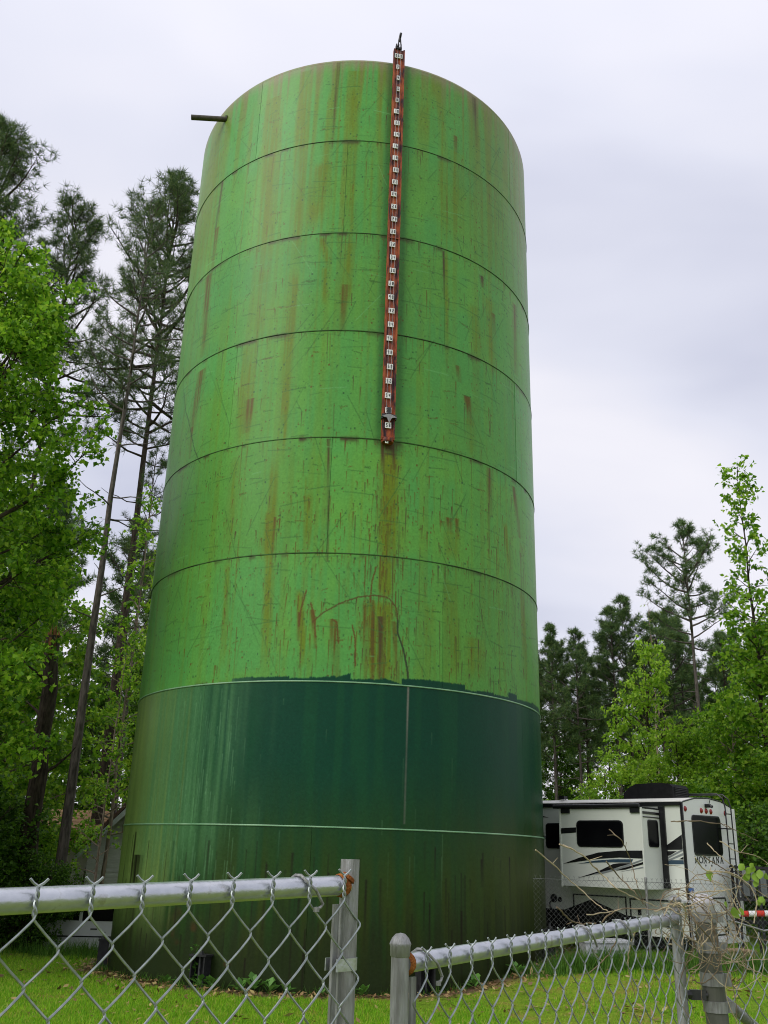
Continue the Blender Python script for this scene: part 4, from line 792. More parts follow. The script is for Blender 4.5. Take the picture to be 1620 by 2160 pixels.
decal('stripe', [(1.979, 1.962), (1.563, 2.034), (1.144, 2.07), (0.706, 2.079), (0.744, 2.015), (1.217, 2.01), (1.565, 1.996)], 'rv_blue', d_, so)
decal('stripe', [(1.994, 1.69), (1.505, 1.832), (1.15, 1.982), (1.013, 1.999), (0.745, 2.005), (1.018, 1.933), (1.437, 1.807)], 'rv_black', d_ - 0.002, so)
decal('stripe', [(1.65, 1.769), (1.019, 1.92), (0.49, 2.089), (0.49, 2.063), (0.952, 1.908), (1.404, 1.79)], 'rv_grey', d_ - 0.004, so)
decal('stripe', [(1.10, 1.86), (0.49, 2.035), (0.49, 1.995), (0.9, 1.88)], 'rv_black', d_ - 0.003, so); decal('stripe', [(1.0, 1.84), (0.49, 1.95), (0.49, 1.925)], 'rv_grey', d_ - 0.002, so)
aw = MB(); aw.tube([S3(0.48, 3.085, SO - 0.04), S3(2.50, 3.085, SO - 0.04)], 0.04, 12); awo = aw.build('awning_roll', M['rv_black'], so, smooth=40)
b = MB(); b.box(S3(1.49, 3.06, SO / 2), (2.0, abs(SO), 0.02)); b.build('awning_cloth', M['rv_black'], awo)
for u in (0.60, 2.22): b = MB(); b.box(S3(u, 3.00, SO - 0.02), (0.20, 0.04, 0.10)); b.build('awning_bracket', M['rv_black'], so)
# rear wall
b = MB(); b.prism([(v, z - RZ) for v, z in [(0.47, 2.97), (1.62, 2.99), (1.66, 2.97), (1.70, 2.90), (1.70, 2.27), (1.67, 2.22), (1.62, 2.20), (0.48, 2.185), (0.42, 2.21), (0.395, 2.26), (0.395, 2.90), (0.42, 2.95)]], (0.028, 0, 0), SY, SZ, (-0.03, 0, 0)); w = b.build('rear_window', M['rv_black'], rv)
b = MB(); b.prism([(v, z - RZ) for v, z in rrect(0.42, 1.675, 2.225, 2.955, 0.07)], (0.032, 0, 0), SY, SZ, (-0.008, 0, 0)); b.build('pane', M['glass_dark'], w)
for v in (0.149, 0.863, 1.087, 1.304, 1.99):
    b = MB(); b.lathe([(0.0, 0.035), (0.03, 0.03), (0.052, 0.015), (0.058, 0.0)], 10, 0, R3(v, 3.07, 0.012), (1, 0, 0)); b.build('clearance_light', M['red_lens'], rv, smooth=60)
b = MB(); b.box(R3(1.094, 3.175, 0.06), (0.10, 0.10, 0.07)); b.lathe([(0.03, 0.05), (0.03, 0.0), (0.0, 0.0)], 8, 0, R3(1.094, 3.17, 0.11), (1, 0, -0.3)); b.tube([R3(1.15, 3.2, 0.06), R3(1.24, 3.30, 0.05)], 0.008, 5); b.build('rear_camera', M['rv_black'], rv)
LET = {'M': [[(0.12, 0), (0.12, 1)], [(0.12, 1), (0.5, 0.12)], [(0.5, 0.12), (0.88, 1)], [(0.88, 1), (0.88, 0)], [(0, 0), (0.26, 0)], [(0.74, 0), (1, 0)]],
       'O': [[(0.5 + 0.48 * math.cos(R_(a)), 0.5 + 0.5 * math.sin(R_(a))) for a in range(0, 361, 30)]],
       'N': [[(0.14, 0), (0.14, 1)], [(0.14, 1), (0.86, 0)], [(0.86, 0), (0.86, 1)], [(0, 0), (0.28, 0)], [(0.72, 1), (1, 1)]],
       'T': [[(0.5, 0), (0.5, 1)], [(0.02, 0.97), (0.98, 0.97)]],
       'A': [[(0.1, 0), (0.5, 1)], [(0.5, 1), (0.9, 0)], [(0.27, 0.36), (0.73, 0.36)], [(0, 0), (0.22, 0)], [(0.74, 0), (1, 0)]]}
b = MB()
for i, ch in enumerate('MONTANA'):
    v0 = 0.39 + i * 0.193; w_, h_l = (0.165 if ch in 'MO' else 0.14), 0.118; z0 = 2.048 + 0.002 * i
    for st_i, pl in enumerate(LET[ch]):
        for (a0, b0), (a1, b1) in zip(pl[:-1], pl[1:]):
            p, q = Vector((v0 + a0 * w_, z0 + b0 * h_l)), Vector((v0 + a1 * w_, z0 + b1 * h_l)); d = (q - p); 
            if d.length < 1e-6: continue
            t = 0.0125 if abs(d.y) > abs(d.x) * 0.6 and not (ch in 'MN' and abs(d.x) < 1e-6) else 0.0085; nrm = Vector((-d.y, d.x)).normalized() * t; e = d.normalized() * 0.003
            pl4 = [p - nrm - e, q - nrm + e, q + nrm + e, p + nrm - e]; b.prism([(c.x, c.y - RZ) for c in pl4], (0.0165 + 0.0003 * st_i, 0, 0), SY, SZ, (-0.003, 0, 0))
b.build('lettering', M['rv_black'], rv)
for v in (0.86, 1.13): b = MB(); b.lathe([(0.0, 0.012), (0.018, 0.010), (0.022, 0.0)], 8, 0, R3(v, 2.005, 0.012), (1, 0, 0)); b.build('vent_knob', M['rv_black'], rv)
b = MB(); t = 0.03
for (cv, cz, w, h) in ((1.30, 1.385, 0.62, t), (1.30, 0.70, 0.62, t), (0.99, 1.04, t, 0.68), (1.61, 1.04, t, 0.68)): b.box(R3(cv, cz, 0.018), (0.014, w, h))
hb = b.build('rear_hatch', M['rv_black'], rv); b = MB(); b.box(R3(1.50, 0.80, 0.02), (0.02, 0.07, 0.11)); b.build('latch', M['rv_black'], hb)
ld = MB()
for v in (1.74, 2.02): ld.tube([R3(v, 0.80, 0.14), R3(v, 2.2, 0.14), R3(v, 3.18, 0.14), R3(v, 3.36, 0.10), R3(v, 3.46, -0.02), R3(v, 3.46, -0.85), R3(v, 3.33, -0.9)], 0.015, 8)
lo = ld.build('ladder', M['rv_black'], rv, smooth=40)
for k in range(8): b = MB(); z = 0.95 + 0.30 * k; b.tube([R3(1.74, z, 0.14), R3(2.02, z, 0.14)], 0.012, 6); b.build('rung', M['rv_black'], lo)
b = MB()
for z in (1.30, 1.90, 2.75):
    for v in (1.74, 2.02): b.tube([R3(v, z, 0.0), R3(v, z, 0.14)], 0.012, 6)
b.build('ladder_bracket', M['rv_black'], lo)
b = MB(); b.box(R3(WID / 2, 0.60, 0.08), (0.12, 2.2, 0.10)); b.build('bumper', M['rv_pale'], rv)
for v in (0.22, 2.2): b = MB(); b.box(R3(v, 1.05, 0.02), (0.03, 0.10, 0.28)); b.build('tail_light', M['red_lens'], rv)
b = MB(); b.box(S3(RL / 2, 0.55, WID / 2), (RL - 0.6, 1.9, 0.22)); b.build('chassis', M['black_metal'], rv)
for (u, v_) in ((4.3, 0.15), (5.25, 0.15), (4.3, WID - 0.15), (5.25, WID - 0.15)):
    b = MB(); b.lathe([(0.0, 0.08), (0.2, 0.08), (0.22, 0.10), (0.34, 0.10), (0.37, 0.06), (0.37, -0.06), (0.34, -0.10), (0.0, -0.10)], 24, 0, S3(u, 0.37 + RZ, v_), (0, -1, 0)); w = b.build('wheel', M['rubber'], rv, smooth=40)
    b = MB(); b.lathe([(0.0, 0.10), (0.06, 0.10), (0.10, 0.085), (0.2, 0.09), (0.215, 0.075)], 18, 0, S3(u, 0.37 + RZ, v_), (0, -1, 0)); b.build('rim', M['plastic_white'], w, smooth=40)
for (u, v_) in ((0.5, 0.3), (0.5, WID - 0.3), (8.6, 0.4), (8.6, WID - 0.4)): b = MB(); b.tube([S3(u, 0.6, v_), S3(u, RZ + 0.03, v_)], 0.035, 8); b.box(S3(u, RZ + 0.02, v_), (0.22, 0.22, 0.04)); b.build('stabilizer', M['galv_dull'], rv)
b = MB(); ac = [(1.72, 3.33), (1.72, 3.44), (1.60, 3.56), (1.42, 3.635), (0.86, 3.65), (0.62, 3.62), (0.56, 3.56), (0.55, 3.33)]
b.prism([(u, z - RZ) for u, z in ac], (0, 0.80, 0), SX, SZ, (0, 0.74, 0)); aco = b.build('air_conditioner', mat('black plastic shroud', (0.008, 0.008, 0.009), (0.014, 0.014, 0.015), 10, 0.6, 0.1), rv)
b = MB()
for k in range(6): b.box(S3(0.545, 3.38 + 0.035 * k, 1.17), (0.012, 0.56, 0.014))
b.build('grille', M['black_metal'], aco)
b = MB(); b.box(S3(3.1, 3.36, 0.5), (0.14, 0.14, 0.07)); b.build('roof_vent', M['rv_black'], rv)

# ------------------------------------------------------------------ things lying about beyond the fence on the right
b = MB()
t_ = empty('storage_box', (4.30, 18.75, 0.33), 0.1, label='long white plastic box lying on the grass behind the mesh fence', cat='box')
b.prism([(-0.38, 0.0), (0.38, 0.0), (0.42, 0.30), (-0.42, 0.30)], (0, -0.2, 0), (1, 0, 0), (0, 0, 1), (0, 0.4, 0)); b.build('tub', M['plastic_white'], t_)
b = MB(); b.box((0, 0, 0.315), (0.88, 0.46, 0.035)); b.box((0, 0, 0.34), (0.80, 0.38, 0.02)); b.build('lid', M['plastic_white'], t_)
b = MB()
for z in (0.06, 0.11, 0.17): b.box((0, -0.212, z), (0.70, 0.012, 0.015))
b.build('rib', M['rv_grey'], t_)
ck = empty('pallet', (6.72, 18.75, 0.36), 0.25, label='small stack of tan wooden slats on the ground behind the trailer corner', cat='pallet')
for k in range(6): b = MB(); b.box((-0.25 + 0.10 * k, 0, 0.20), (0.07, 0.5, 0.022)); b.build('slat', M['wood'], ck)
for y in (-0.2, 0.2): b = MB(); b.box((0, y, 0.14), (0.62, 0.06, 0.09)); b.build('bearer', M['wood'], ck)
for k in range(4): b = MB(); b.box((-0.21 + 0.14 * k, 0, 0.09), (0.09, 0.5, 0.02)); b.build('slat', M['wood'], ck)
rk = empty('cargo_rack', (7.85, 20.2, 0.33), -0.2, label='black steel rack of upright bars with grey panels at the right edge', cat='rack')
b = MB()
for x in (-0.42, 0.0, 0.42):
    for y in (0, 0.5): b.box((x, y, 0.85), (0.045, 0.045, 1.70))
for z in (0.62, 1.05, 1.66):
    for y in (0, 0.5): b.box((0, y, z), (0.95, 0.04, 0.05))
b.build('frame', M['black_metal'], rk)
for k in range(5): b = MB(); b.box((-0.34 + 0.17 * k, -0.03, 1.36), (0.05, 0.03, 0.55)); b.build('bar', M['black_metal'], rk)
for x in (-0.21, 0.21): b = MB(); b.box((x, 0.27, 1.36), (0.36, 0.02, 0.50)); b.build('panel', M['rv_grey'], rk)
ct = empty('folded_canopy', (7.72, 20.0, 0.33), -0.2, label='rolled canopy striped red and white lying across the black rack', cat='canopy')
for k in range(7): b = MB(); b.tube([(-0.50 + 0.15 * k, 0.02 * (k % 2), 0.78 + 0.008 * k), (-0.36 + 0.15 * k, 0.02 * (k % 2), 0.785 + 0.008 * k)], 0.058, 10); b.build('stripe', M['red_cloth' if k % 2 else 'white_cloth'], ct, smooth=50)
b = MB(); b.tube([(6.42, 20.02, 0.30), (6.42, 20.02, 0.60)], 0.10, 10)
bt = empty('bottle', (6.17, 19.3, 1.365), label='blue topped bottle seen just above the hinge post cap', cat='bottle')
b = MB(); b.lathe([(0.0, 0.0), (0.035, 0.0), (0.037, 0.02), (0.037, 0.13), (0.02, 0.16), (0.02, 0.18)], 12, 0); b.build('body', M['plastic_white'], bt, smooth=40)
b = MB(); b.lathe([(0.03, 0.16), (0.05, 0.165), (0.05, 0.22), (0.0, 0.225)], 12, 0); b.build('cap', M['blue'], bt, smooth=40)
tb = empty('side_table', (6.17, 19.3, 0.33), 0.3, label='small grey folding table under the blue topped bottle', cat='table')
b = MB(); b.box((0, 0, 1.015), (0.5, 0.5, 0.035)); b.build('table_top', M['plastic_white'], tb)
for x in (-0.2, 0.2):
    for y in (-0.2, 0.2): b = MB(); b.tube([(x, y, -0.05), (x, y, 1.0)], 0.015, 6); b.build('leg', M['galv_dull'], tb)

# ------------------------------------------------------------------ houses and car on the left, half hidden by shrubs
def gabled(name, o, rz, W, D, HE, HP, label, siding, roofm, wallm, step=0.135, ov=0.34):
    h = empty(name, o, rz, label=label, cat='house'); x0, x1 = -W / 2, W / 2
    b = MB(); b.prism([(x0, -0.3), (x1, -0.3), (x1, HE), (0, HP), (x0, HE)], (0, 0.03, 0), (1, 0, 0), (0, 0, 1), (0, D, 0)); b.build('wall', wallm, h)
    if siding:
        z = 0.0
        while z < HP - 0.1:
            half = W / 2 if z + step < HE else max(W / 2 * (HP - z - step) / (HP - HE), 0.05)
            b = MB(); b.prism([(0.0, z), (-0.018, z), (-0.004, z + step + 0.01), (0.0, z + step + 0.01)], (-half, 0.03, 0), (0, 1, 0), (0, 0, 1), (2 * half, 0, 0)); b.build('siding_board', M['siding'], h); z += step
        z = 0.0
        while z < HE:
            b = MB(); b.prism([(0.0, z), (-0.018, z), (-0.004, z + step + 0.01), (0.0, z + step + 0.01)], (x0, 0.05, 0), (1, 0, 0), (0, 0, 1), (0, D - 0.04, 0)); b.build('siding_board', M['siding'], h); z += step
    sl = (HP - HE) / (W / 2); ex = W / 2 + ov
    for s_ in (-1, 1):
        b = MB(); b.prism([(0, HP + 0.02), (s_ * ex, HP - sl * ex + 0.02), (s_ * ex, HP - sl * ex + 0.12), (0, HP + 0.14)], (0, -ov, 0), (1, 0, 0), (0, 0, 1), (0, D + 2 * ov, 0)); rf = b.build('roof', roofm, h)
        n = 10
        for k in range(n):
            t0, t1 = k / n, (k + 1) / n; p = lambda t: (s_ * ex * t, HP - sl * ex * t + 0.135)
            b = MB(); b.prism([p(t0), p(t1), (p(t1)[0], p(t1)[1] + 0.022), (p(t0)[0], p(t0)[1] + 0.004)], (0, -ov - 0.01, 0), (1, 0, 0), (0, 0, 1), (0, D + 2 * ov + 0.02, 0)); b.build('shingle_row', roofm, rf)
        b = MB(); b.prism([(0, HP - 0.02), (s_ * ex, HP - sl * ex - 0.02), (s_ * ex, HP - sl * ex - 0.19), (0, HP - 0.22)], (0, -ov - 0.03, 0), (1, 0, 0), (0, 0, 1), (0, 0.03, 0)); b.build('rake_board', M['trim'], h)
    return h
hA = gabled('house', (-7.72, 30.2, -0.45), R_(14), 1.9, 7, 2.60, 3.62, 'small grey house clad in lap boards with a pale gable edge, beside the tank', True, M['shingle_brown'], M['siding'], ov=0.36)
b = MB(); b.box((-0.95, 1.2, 1.72), (0.03, 0.7, 0.8)); w = b.build('window', M['trim'], hA); b = MB(); b.box((-0.967, 1.2, 1.72), (0.012, 0.58, 0.68)); b.build('pane', M['glass_dark'], w)
hB = empty('house', (-11.3, 36.5, -0.5), 0.12, label='white walled house with a tan roof seen through the shrubs', cat='house')
b = MB(); b.box((0.5, 3.2, 1.25), (6.4, 4.0, 2.9)); b.build('wall', M['white_wall'], hB)
b = MB(); b.prism([(-0.6, 2.62), (3.2, 3.75), (7.0, 2.62), (7.0, 2.74), (3.2, 3.9), (-0.6, 2.74)], (-3.2, 0, 0), (0, 1, 0), (0, 0, 1), (7.2, 0, 0)); rf = b.build('roof', M['shingle_tan'], hB)
for k in range(9):
    t0, t1 = k / 9, (k + 1) / 9; b = MB(); b.prism([(-0.6 + 3.8 * t0, 2.745 + 1.145 * t0), (-0.6 + 3.8 * t1, 2.745 + 1.145 * t1 + 0.004), (-0.6 + 3.8 * t0, 2.775 + 1.145 * t0)], (-3.21, 0, 0), (0, 1, 0), (0, 0, 1), (7.22, 0, 0)); b.build('shingle_row', M['shingle_tan'], rf)
b = MB(); b.box((0.4, -0.55, 2.64), (7.1, 0.06, 0.2)); b.build('fascia', M['trim'], hB)
for x in (-2.4, -0.6, 1.2, 3.0): b = MB(); b.box((x, -0.35, 1.1), (0.14, 0.14, 3.0)); b.build('porch_post', M['wood'], hB)
b = MB(); b.box((0.3, -0.3, 0.75), (6.4, 0.05, 0.9)); b.build('porch_rail', M['white_wall'], hB)
for x in (-1.4, 2.0): b = MB(); b.box((x, 1.18, 1.6), (0.9, 0.06, 1.0)); w = b.build('window', M['trim'], hB); b = MB(); b.box((x, 1.145, 1.6), (0.76, 0.02, 0.86)); b.build('pane', M['glass_dark'], w)

cr = empty('parked_car', (-6.95, 25.6, -0.66), R_(6), label='white parked car half hidden by shrubs left of the tank', cat='car')
prof = [(-2.2, 0.28), (2.15, 0.28), (2.2, 0.62), (2.05, 0.80), (1.15, 0.95), (0.45, 1.42), (-1.15, 1.45), (-1.75, 1.02), (-2.15, 0.95), (-2.22, 0.6)]
b = MB(); b.prism(prof, (0, -0.85, 0), (1, 0, 0), (0, 0, 1), (0, 1.7, 0)); b.build('body', M['car_white'], cr)
for s_, nm in ((-1, 0), (1, 0)):
    for poly in ([(1.0, 0.97), (0.42, 1.36), (-0.2, 1.38), (-0.2, 0.97)], [(-0.28, 0.97), (-0.28, 1.38), (-1.1, 1.38), (-1.55, 1.03)]):
        b = MB(); b.prism(poly, (0, s_ * 0.852, 0), (1, 0, 0), (0, 0, 1), (0, s_ * 0.012, 0)); b.build('side_window', M['glass_dark'], cr)
    for x in (-1.35, 1.35):
        b = MB(); b.lathe([(0.0, 0.09), (0.2, 0.10), (0.30, 0.10), (0.33, 0.07), (0.33, -0.08), (0.0, -0.08)], 20, 0, (x, s_ * 0.80, 0.33), (0, s_, 0)); w = b.build('wheel', M['rubber'], cr, smooth=40)
        b = MB(); b.lathe([(0.0, 0.115), (0.05, 0.115), (0.19, 0.105), (0.2, 0.10)], 14, 0, (x, s_ * 0.80, 0.33), (0, s_, 0)); b.build('rim', M['plastic_white'], w)
b = MB(); b.box((0, -0.853, 0.62), (3.9, 0.016, 0.03)); b.box((0.1, -0.856, 0.79), (0.16, 0.02, 0.03)); b.build('side_moulding', M['rv_black'], cr)

# ------------------------------------------------------------------ trees
def tubes_np(paths, sides=5):
    """many tapered limbs as one set of arrays; paths: list of (points (k,3), radii (k,))"""
    V, F, base = [], [], 0; ang = np.arange(sides) * 2 * np.pi / sides
    for P, r in paths:
        P = np.asarray(P, float); d = np.gradient(P, axis=0); d /= np.linalg.norm(d, axis=1, keepdims=True) + 1e-9
        ref = np.where(np.abs(d[:, 2:3]) > 0.95, np.array([[1., 0, 0]]), np.array([[0, 0, 1.]])); a = np.cross(d, ref); a /= np.linalg.norm(a, axis=1, keepdims=True) + 1e-9; b = np.cross(a, d)
        ring = P[:, None] + (a[:, None] * np.cos(ang)[None, :, None] + b[:, None] * np.sin(ang)[None, :, None]) * np.asarray(r)[:, None, None]
        k = len(P); V.append(ring.reshape(-1, 3)); i = (np.arange(k - 1)[:, None] * sides + np.arange(sides)[None]); j = (np.arange(k - 1)[:, None] * sides + (np.arange(sides)[None] + 1) % sides)
        F.append((np.stack([i, j, j + sides, i + sides], -1).reshape(-1, 4)) + base); base += k * sides
    return np.concatenate(V), np.concatenate(F)
def unit(v): return v / (np.linalg.norm(v, axis=-1, keepdims=True) + 1e-9)
def limb(p, az, el, L, curl, rng, n=6, wig=0.06):
    pts = [np.array(p, float)]; a, e = az, el
    for k in range(n):
        a += rng.normal(0, wig * 2); e = e + curl / n + rng.normal(0, wig); st = L / n
        pts.append(pts[-1] + st * np.array([math.cos(e) * math.cos(a), math.cos(e) * math.sin(a), math.sin(e)]))
    return np.array(pts)
def along(P, t):
    f = t * (len(P) - 1); i = min(int(f), len(P) - 2); return P[i] + (P[i + 1] - P[i]) * (f - i), unit(P[i + 1] - P[i])
def trunk_path(H, r0, rng, n=12, wig=0.012, top=0.08):
    z = np.linspace(0, 1, n); off = np.cumsum(rng.normal(0, wig * H / n * 2, (n, 2)), 0); off -= off[0]
    P = np.stack([off[:, 0], off[:, 1], z * H - 0.3 * (z == 0)], -1); r = r0 * (1 - (1 - top) * z ** 0.9); r[0] *= 1.35; return P, r
def pine(name, H, r0, cb, CR, nl, seed, tufts=4, needles=13, nlen=0.21, nw=0.016, dens=1.0, dead=6, bark='bark', round_top=False):
    rng = np.random.default_rng(seed); TP, tr = trunk_path(H, r0, rng, wig=0.006); paths = [(TP, tr)]; C, D = [], []
    def at_h(z): return along(TP, min(max(z / H, 0), 0.999))[0]
    for i in range(dead):
        z = cb * rng.uniform(0.45, 1.0); P = limb(at_h(z), rng.uniform(0, 6.3), rng.uniform(-0.3, 0.4), rng.uniform(0.3, 1.2) * CR * 0.5, 0.2, rng, 4, 0.12); paths.append((P, np.linspace(0.03, 0.008, 5)))
    for i in range(nl):
        t = ((i + rng.random()) / nl) ** 0.85; z = cb + (H - cb) * t; az = i * 2.4 + rng.normal(0, 0.5)
        prof = (0.45 + 0.6 * math.sin(math.pi * min(t * 0.8 + 0.12, 1))) * (1 - 0.75 * t ** 3) if round_top else (1 - 0.72 * t) * (0.6 + 0.5 * min(t * 4, 1))
        L = CR * prof * rng.uniform(0.55, 1.15); el = 0.05 + 0.85 * t ** 1.5 + rng.normal(0, 0.18)
        P = limb(at_h(z), az, el, L, rng.uniform(0.2, 0.8), rng); rb = 0.012 + 0.018 * L; paths.append((P, np.linspace(rb, 0.007, len(P))))
        for j in range(max(3, int(3.2 * L * dens + 2))):
            tt = rng.uniform(0.25, 1.0); q, d = along(P, tt); a2 = math.atan2(d[1], d[0]) + rng.choice([-1, 1]) * rng.uniform(0.4, 1.2); L2 = L * rng.uniform(0.16, 0.38) * (1.25 - 0.6 * tt) + 0.12
            Q = limb(q, a2, rng.uniform(0.0, 0.7), L2, 0.6, rng, 4, 0.12); paths.append((Q, np.linspace(0.009, 0.004, 5)))
            for k in range(tufts):
                tq = 1.0 if k == 0 else rng.uniform(0.45, 1.0); c, dd = along(Q, min(tq, 0.999)); C.append(c + rng.normal(0, 0.05, 3)); D.append(unit(dd + rng.normal(0, 0.35, 3) + np.array([0, 0, 0.35])))
        C.append(P[-1]); D.append(unit(P[-1] - P[-2]))
    V, F = tubes_np(paths, 5); tm = mesh_np('trunk', V, F, M[bark], smooth=True)
    C, D = np.array(C), np.array(D); n = len(C); d = unit(D[:, None] * 0.75 + unit(rng.normal(size=(n, needles, 3))) * 1.05)
    ln = nlen * rng.uniform(0.65, 1.25, (n, needles, 1)); wv = unit(np.cross(d, rng.normal(size=(n, needles, 3)))) * nw / 2; c = C[:, None] + d * 0.02
    tri = np.stack([c - wv, c + wv, c + d * ln], 2).reshape(-1, 3)
    return tm, mesh_np('crown', tri, np.arange(len(tri)).reshape(-1, 3), M['needle_far' if name in ('f', 'f2', 't') else 'needle'])
def leafy(name, H, r0, cb, CR, nl, seed, mk, lsz=0.12, twigs=5, per=10, shape='egg', bark='bark_dark', el0=0.35, subs=7, lean=0.0, stems=1, gap=0.0):
    rng = np.random.default_rng(seed); paths = []; C, D = [], []
    for s in range(stems):
        TP, tr = trunk_path(H * (1 if s == 0 else rng.uniform(0.7, 0.95)), r0, rng, wig=0.02 if stems == 1 else 0.06, top=0.06)
        if stems > 1: TP = TP + np.stack([np.linspace(0, 1, len(TP)) ** 1.0 * rng.normal(0, CR * 0.5), np.linspace(0, 1, len(TP)) * rng.normal(0, CR * 0.5), 0 * TP[:, 0]], -1)
        paths.append((TP, tr)); Hs = TP[-1, 2]
        for i in range(nl):
            t = (i + rng.random()) / nl; z = cb + (Hs - cb) * t; az = i * 2.4 + rng.normal(0, 0.5)
            if shape == 'egg': prof = math.sin(math.pi * min(0.16 + 0.80 * t, 1)) ** 0.7
            elif shape == 'cone': prof = (1 - t) ** 0.85 * min(0.45 + t * 3, 1) + 0.05
            elif shape == 'spire': prof = 0.22 + 0.78 * (1 - t) ** 1.6
            else: prof = 0.5 + 0.5 * math.sin(math.pi * t)
            L = CR * prof * rng.uniform(0.6, 1.15); q0 = along(TP, min(z / Hs, 0.999))[0]
            P = limb(q0, az, el0 + 0.5 * t + rng.normal(0, 0.15), L, rng.uniform(-0.25, 0.35), rng); paths.append((P, np.linspace(0.012 + 0.016 * L, 0.006, len(P))))
            for j in range(max(2, int(subs * min(L / 2.0, 1.6)))):
                tt = rng.uniform(0.2, 1.0); q, d = along(P, tt); a2 = math.atan2(d[1], d[0]) + rng.normal(0, 0.9); L2 = (L * 0.36 * (1.2 - 0.6 * tt) + 0.25) * rng.uniform(0.6, 1.2)
                Q = limb(q, a2, rng.uniform(-0.2, 0.7), L2, rng.uniform(-0.4, 0.2), rng, 4, 0.15); paths.append((Q, np.linspace(0.010, 0.004, 5)))
                if rng.random() < gap: continue
                for k in range(twigs):
                    c, dd = along(Q, rng.uniform(0.25, 0.999)); tw = unit(dd * 0.6 + rng.normal(0, 0.7, 3)) * rng.uniform(0.18, 0.5)
                    for m_ in range(per):
                        f = rng.uniform(0.1, 1.1); C.append(c + tw * f + rng.normal(0, 0.045, 3)); D.append(tw)
    V, F = tubes_np(paths, 5); tm = mesh_np('trunk', V, F, M[bark], smooth=True)
    C, D = np.array(C), np.array(D); n = len(C); nr = unit(rng.normal(size=(n, 3)) * 0.75 + np.array([0, 0, 0.75])); a = unit(np.cross(nr, rng.normal(size=(n, 3)))); b_ = np.cross(nr, a)
    s = lsz * rng.uniform(0.55, 1.25, (n, 1)); dr = np.array([0, 0, -0.25]) * s
    quad = np.stack([C, C + a * s * 0.5 + b_ * s * 0.42 - dr * 0.2, C + a * s + dr, C + a * s * 0.5 - b_ * s * 0.42 - dr * 0.2], 1).reshape(-1, 3)
    return tm, mesh_np('crown', quad, np.arange(len(quad)).reshape(-1, 4), M[mk])
P_ = {}
P_['pine_a'] = pine('a', 24, 0.20, 15.5, 2.8, 40, 21, tufts=2, needles=18, nlen=0.30, dens=0.9, dead=10)
P_['pine_d'] = pine('d', 30, 0.22, 17.5, 4.2, 70, 22, tufts=3, needles=15, nlen=0.34, nw=0.023, dens=1.15, dead=8, bark='bark_dark')
P_['pine_e'] = pine('e', 31, 0.26, 17, 4.0, 84, 23, tufts=3, needles=15, nlen=0.34, nw=0.023, dens=1.3, bark='bark_dark', round_top=True)
P_['pine_far'] = pine('f', 15, 0.16, 7.0, 2.1, 46, 24, tufts=5, needles=11, nlen=0.26, nw=0.03, dens=1.3, dead=9, round_top=True)
P_['pine_far2'] = pine('f2', 14, 0.13, 7.6, 1.7, 40, 25, tufts=5, needles=11, nlen=0.26, nw=0.03, dens=1.3, dead=12, bark='bark_dark', round_top=True)
P_['pine_tall'] = pine('t', 16.4, 0.17, 10.6, 2.5, 34, 26, tufts=6, needles=12, nlen=0.22, nw=0.024, dens=1.2, dead=9, round_top=True)
P_['pine_slim'] = pine('s', 19, 0.13, 12, 1.6, 34, 27, tufts=3, dens=0.9, dead=8)
P_['gum'] = leafy('gum', 15.2, 0.22, 2.2, 3.6, 64, 31, 'gum', 0.115, twigs=7, per=11, shape='egg', subs=11)
P_['gum2'] = leafy('gum2', 10.5, 0.16, 1.2, 2.7, 46, 32, 'gum', 0.15, twigs=6, per=9, shape='egg', subs=9, bark='bark_pale')
P_['tulip'] = leafy('tulip', 15.2, 0.13, 2.0, 2.5, 60, 33, 'gum', 0.17, twigs=4, per=7, shape='spire', subs=6, gap=0.12)
P_['maple'] = leafy('maple', 10, 0.12, 1.6, 2.0, 40, 34, 'maple', 0.15, twigs=5, per=8, shape='egg', subs=7)
P_['oak'] = leafy('oak', 13, 0.26, 3.0, 3.2, 46, 35, 'oak', 0.15, twigs=6, per=9, shape='egg', subs=9)
P_['sapling'] = leafy('sapling', 12, 0.07, 2.5, 1.3, 34, 36, 'gum', 0.14, twigs=4, per=7, shape='spire', subs=6, gap=0.25, bark='bark_pale')
P_['bush'] = leafy('bush', 3.6, 0.05, 0.2, 1.6, 14, 37, 'oak', 0.10, twigs=6, per=10, shape='egg', subs=9, stems=4, el0=0.5)
P_['bush_light'] = leafy('bushl', 3.6, 0.05, 0.2, 1.6, 14, 38, 'gum', 0.11, twigs=6, per=9, shape='egg', subs=9, stems=4, el0=0.5)
P_['bare'] = (lambda q: q)(leafy('bare', 14, 0.09, 7, 1.3, 26, 39, 'maple', 0.12, twigs=1, per=2, shape='spire', subs=6, gap=0.6, bark='bark_pale', el0=0.9))
HT = {}
KIND = dict(pine='pine_tree', gum='deciduous_tree', tuli='deciduous_tree', mapl='deciduous_tree', oak='deciduous_tree', sapl='deciduous_tree', bush='shrub', bare='bare_tree')
def tree(pk, x, y, H=None, rz=0.0, label=None, group=None, wide=1.0):
    tm, cm = P_[pk]; nm = KIND[pk.split('_')[0][:4].rstrip('2')]; z = float(gz(x, y)) - 0.05
    e = empty(nm, (x, y, z), rz, label=label, cat={'shrub': 'shrub'}.get(nm, 'tree'), group=group)
    bz_ = max(v.co.z for v in tm.vertices) if pk not in HT else HT[pk]; HT[pk] = bz_
    s = (H or bz_) / bz_; e.scale = (s * wide, s * wide, s)
    link('trunk', tm, e); link('crown', cm, e); return e

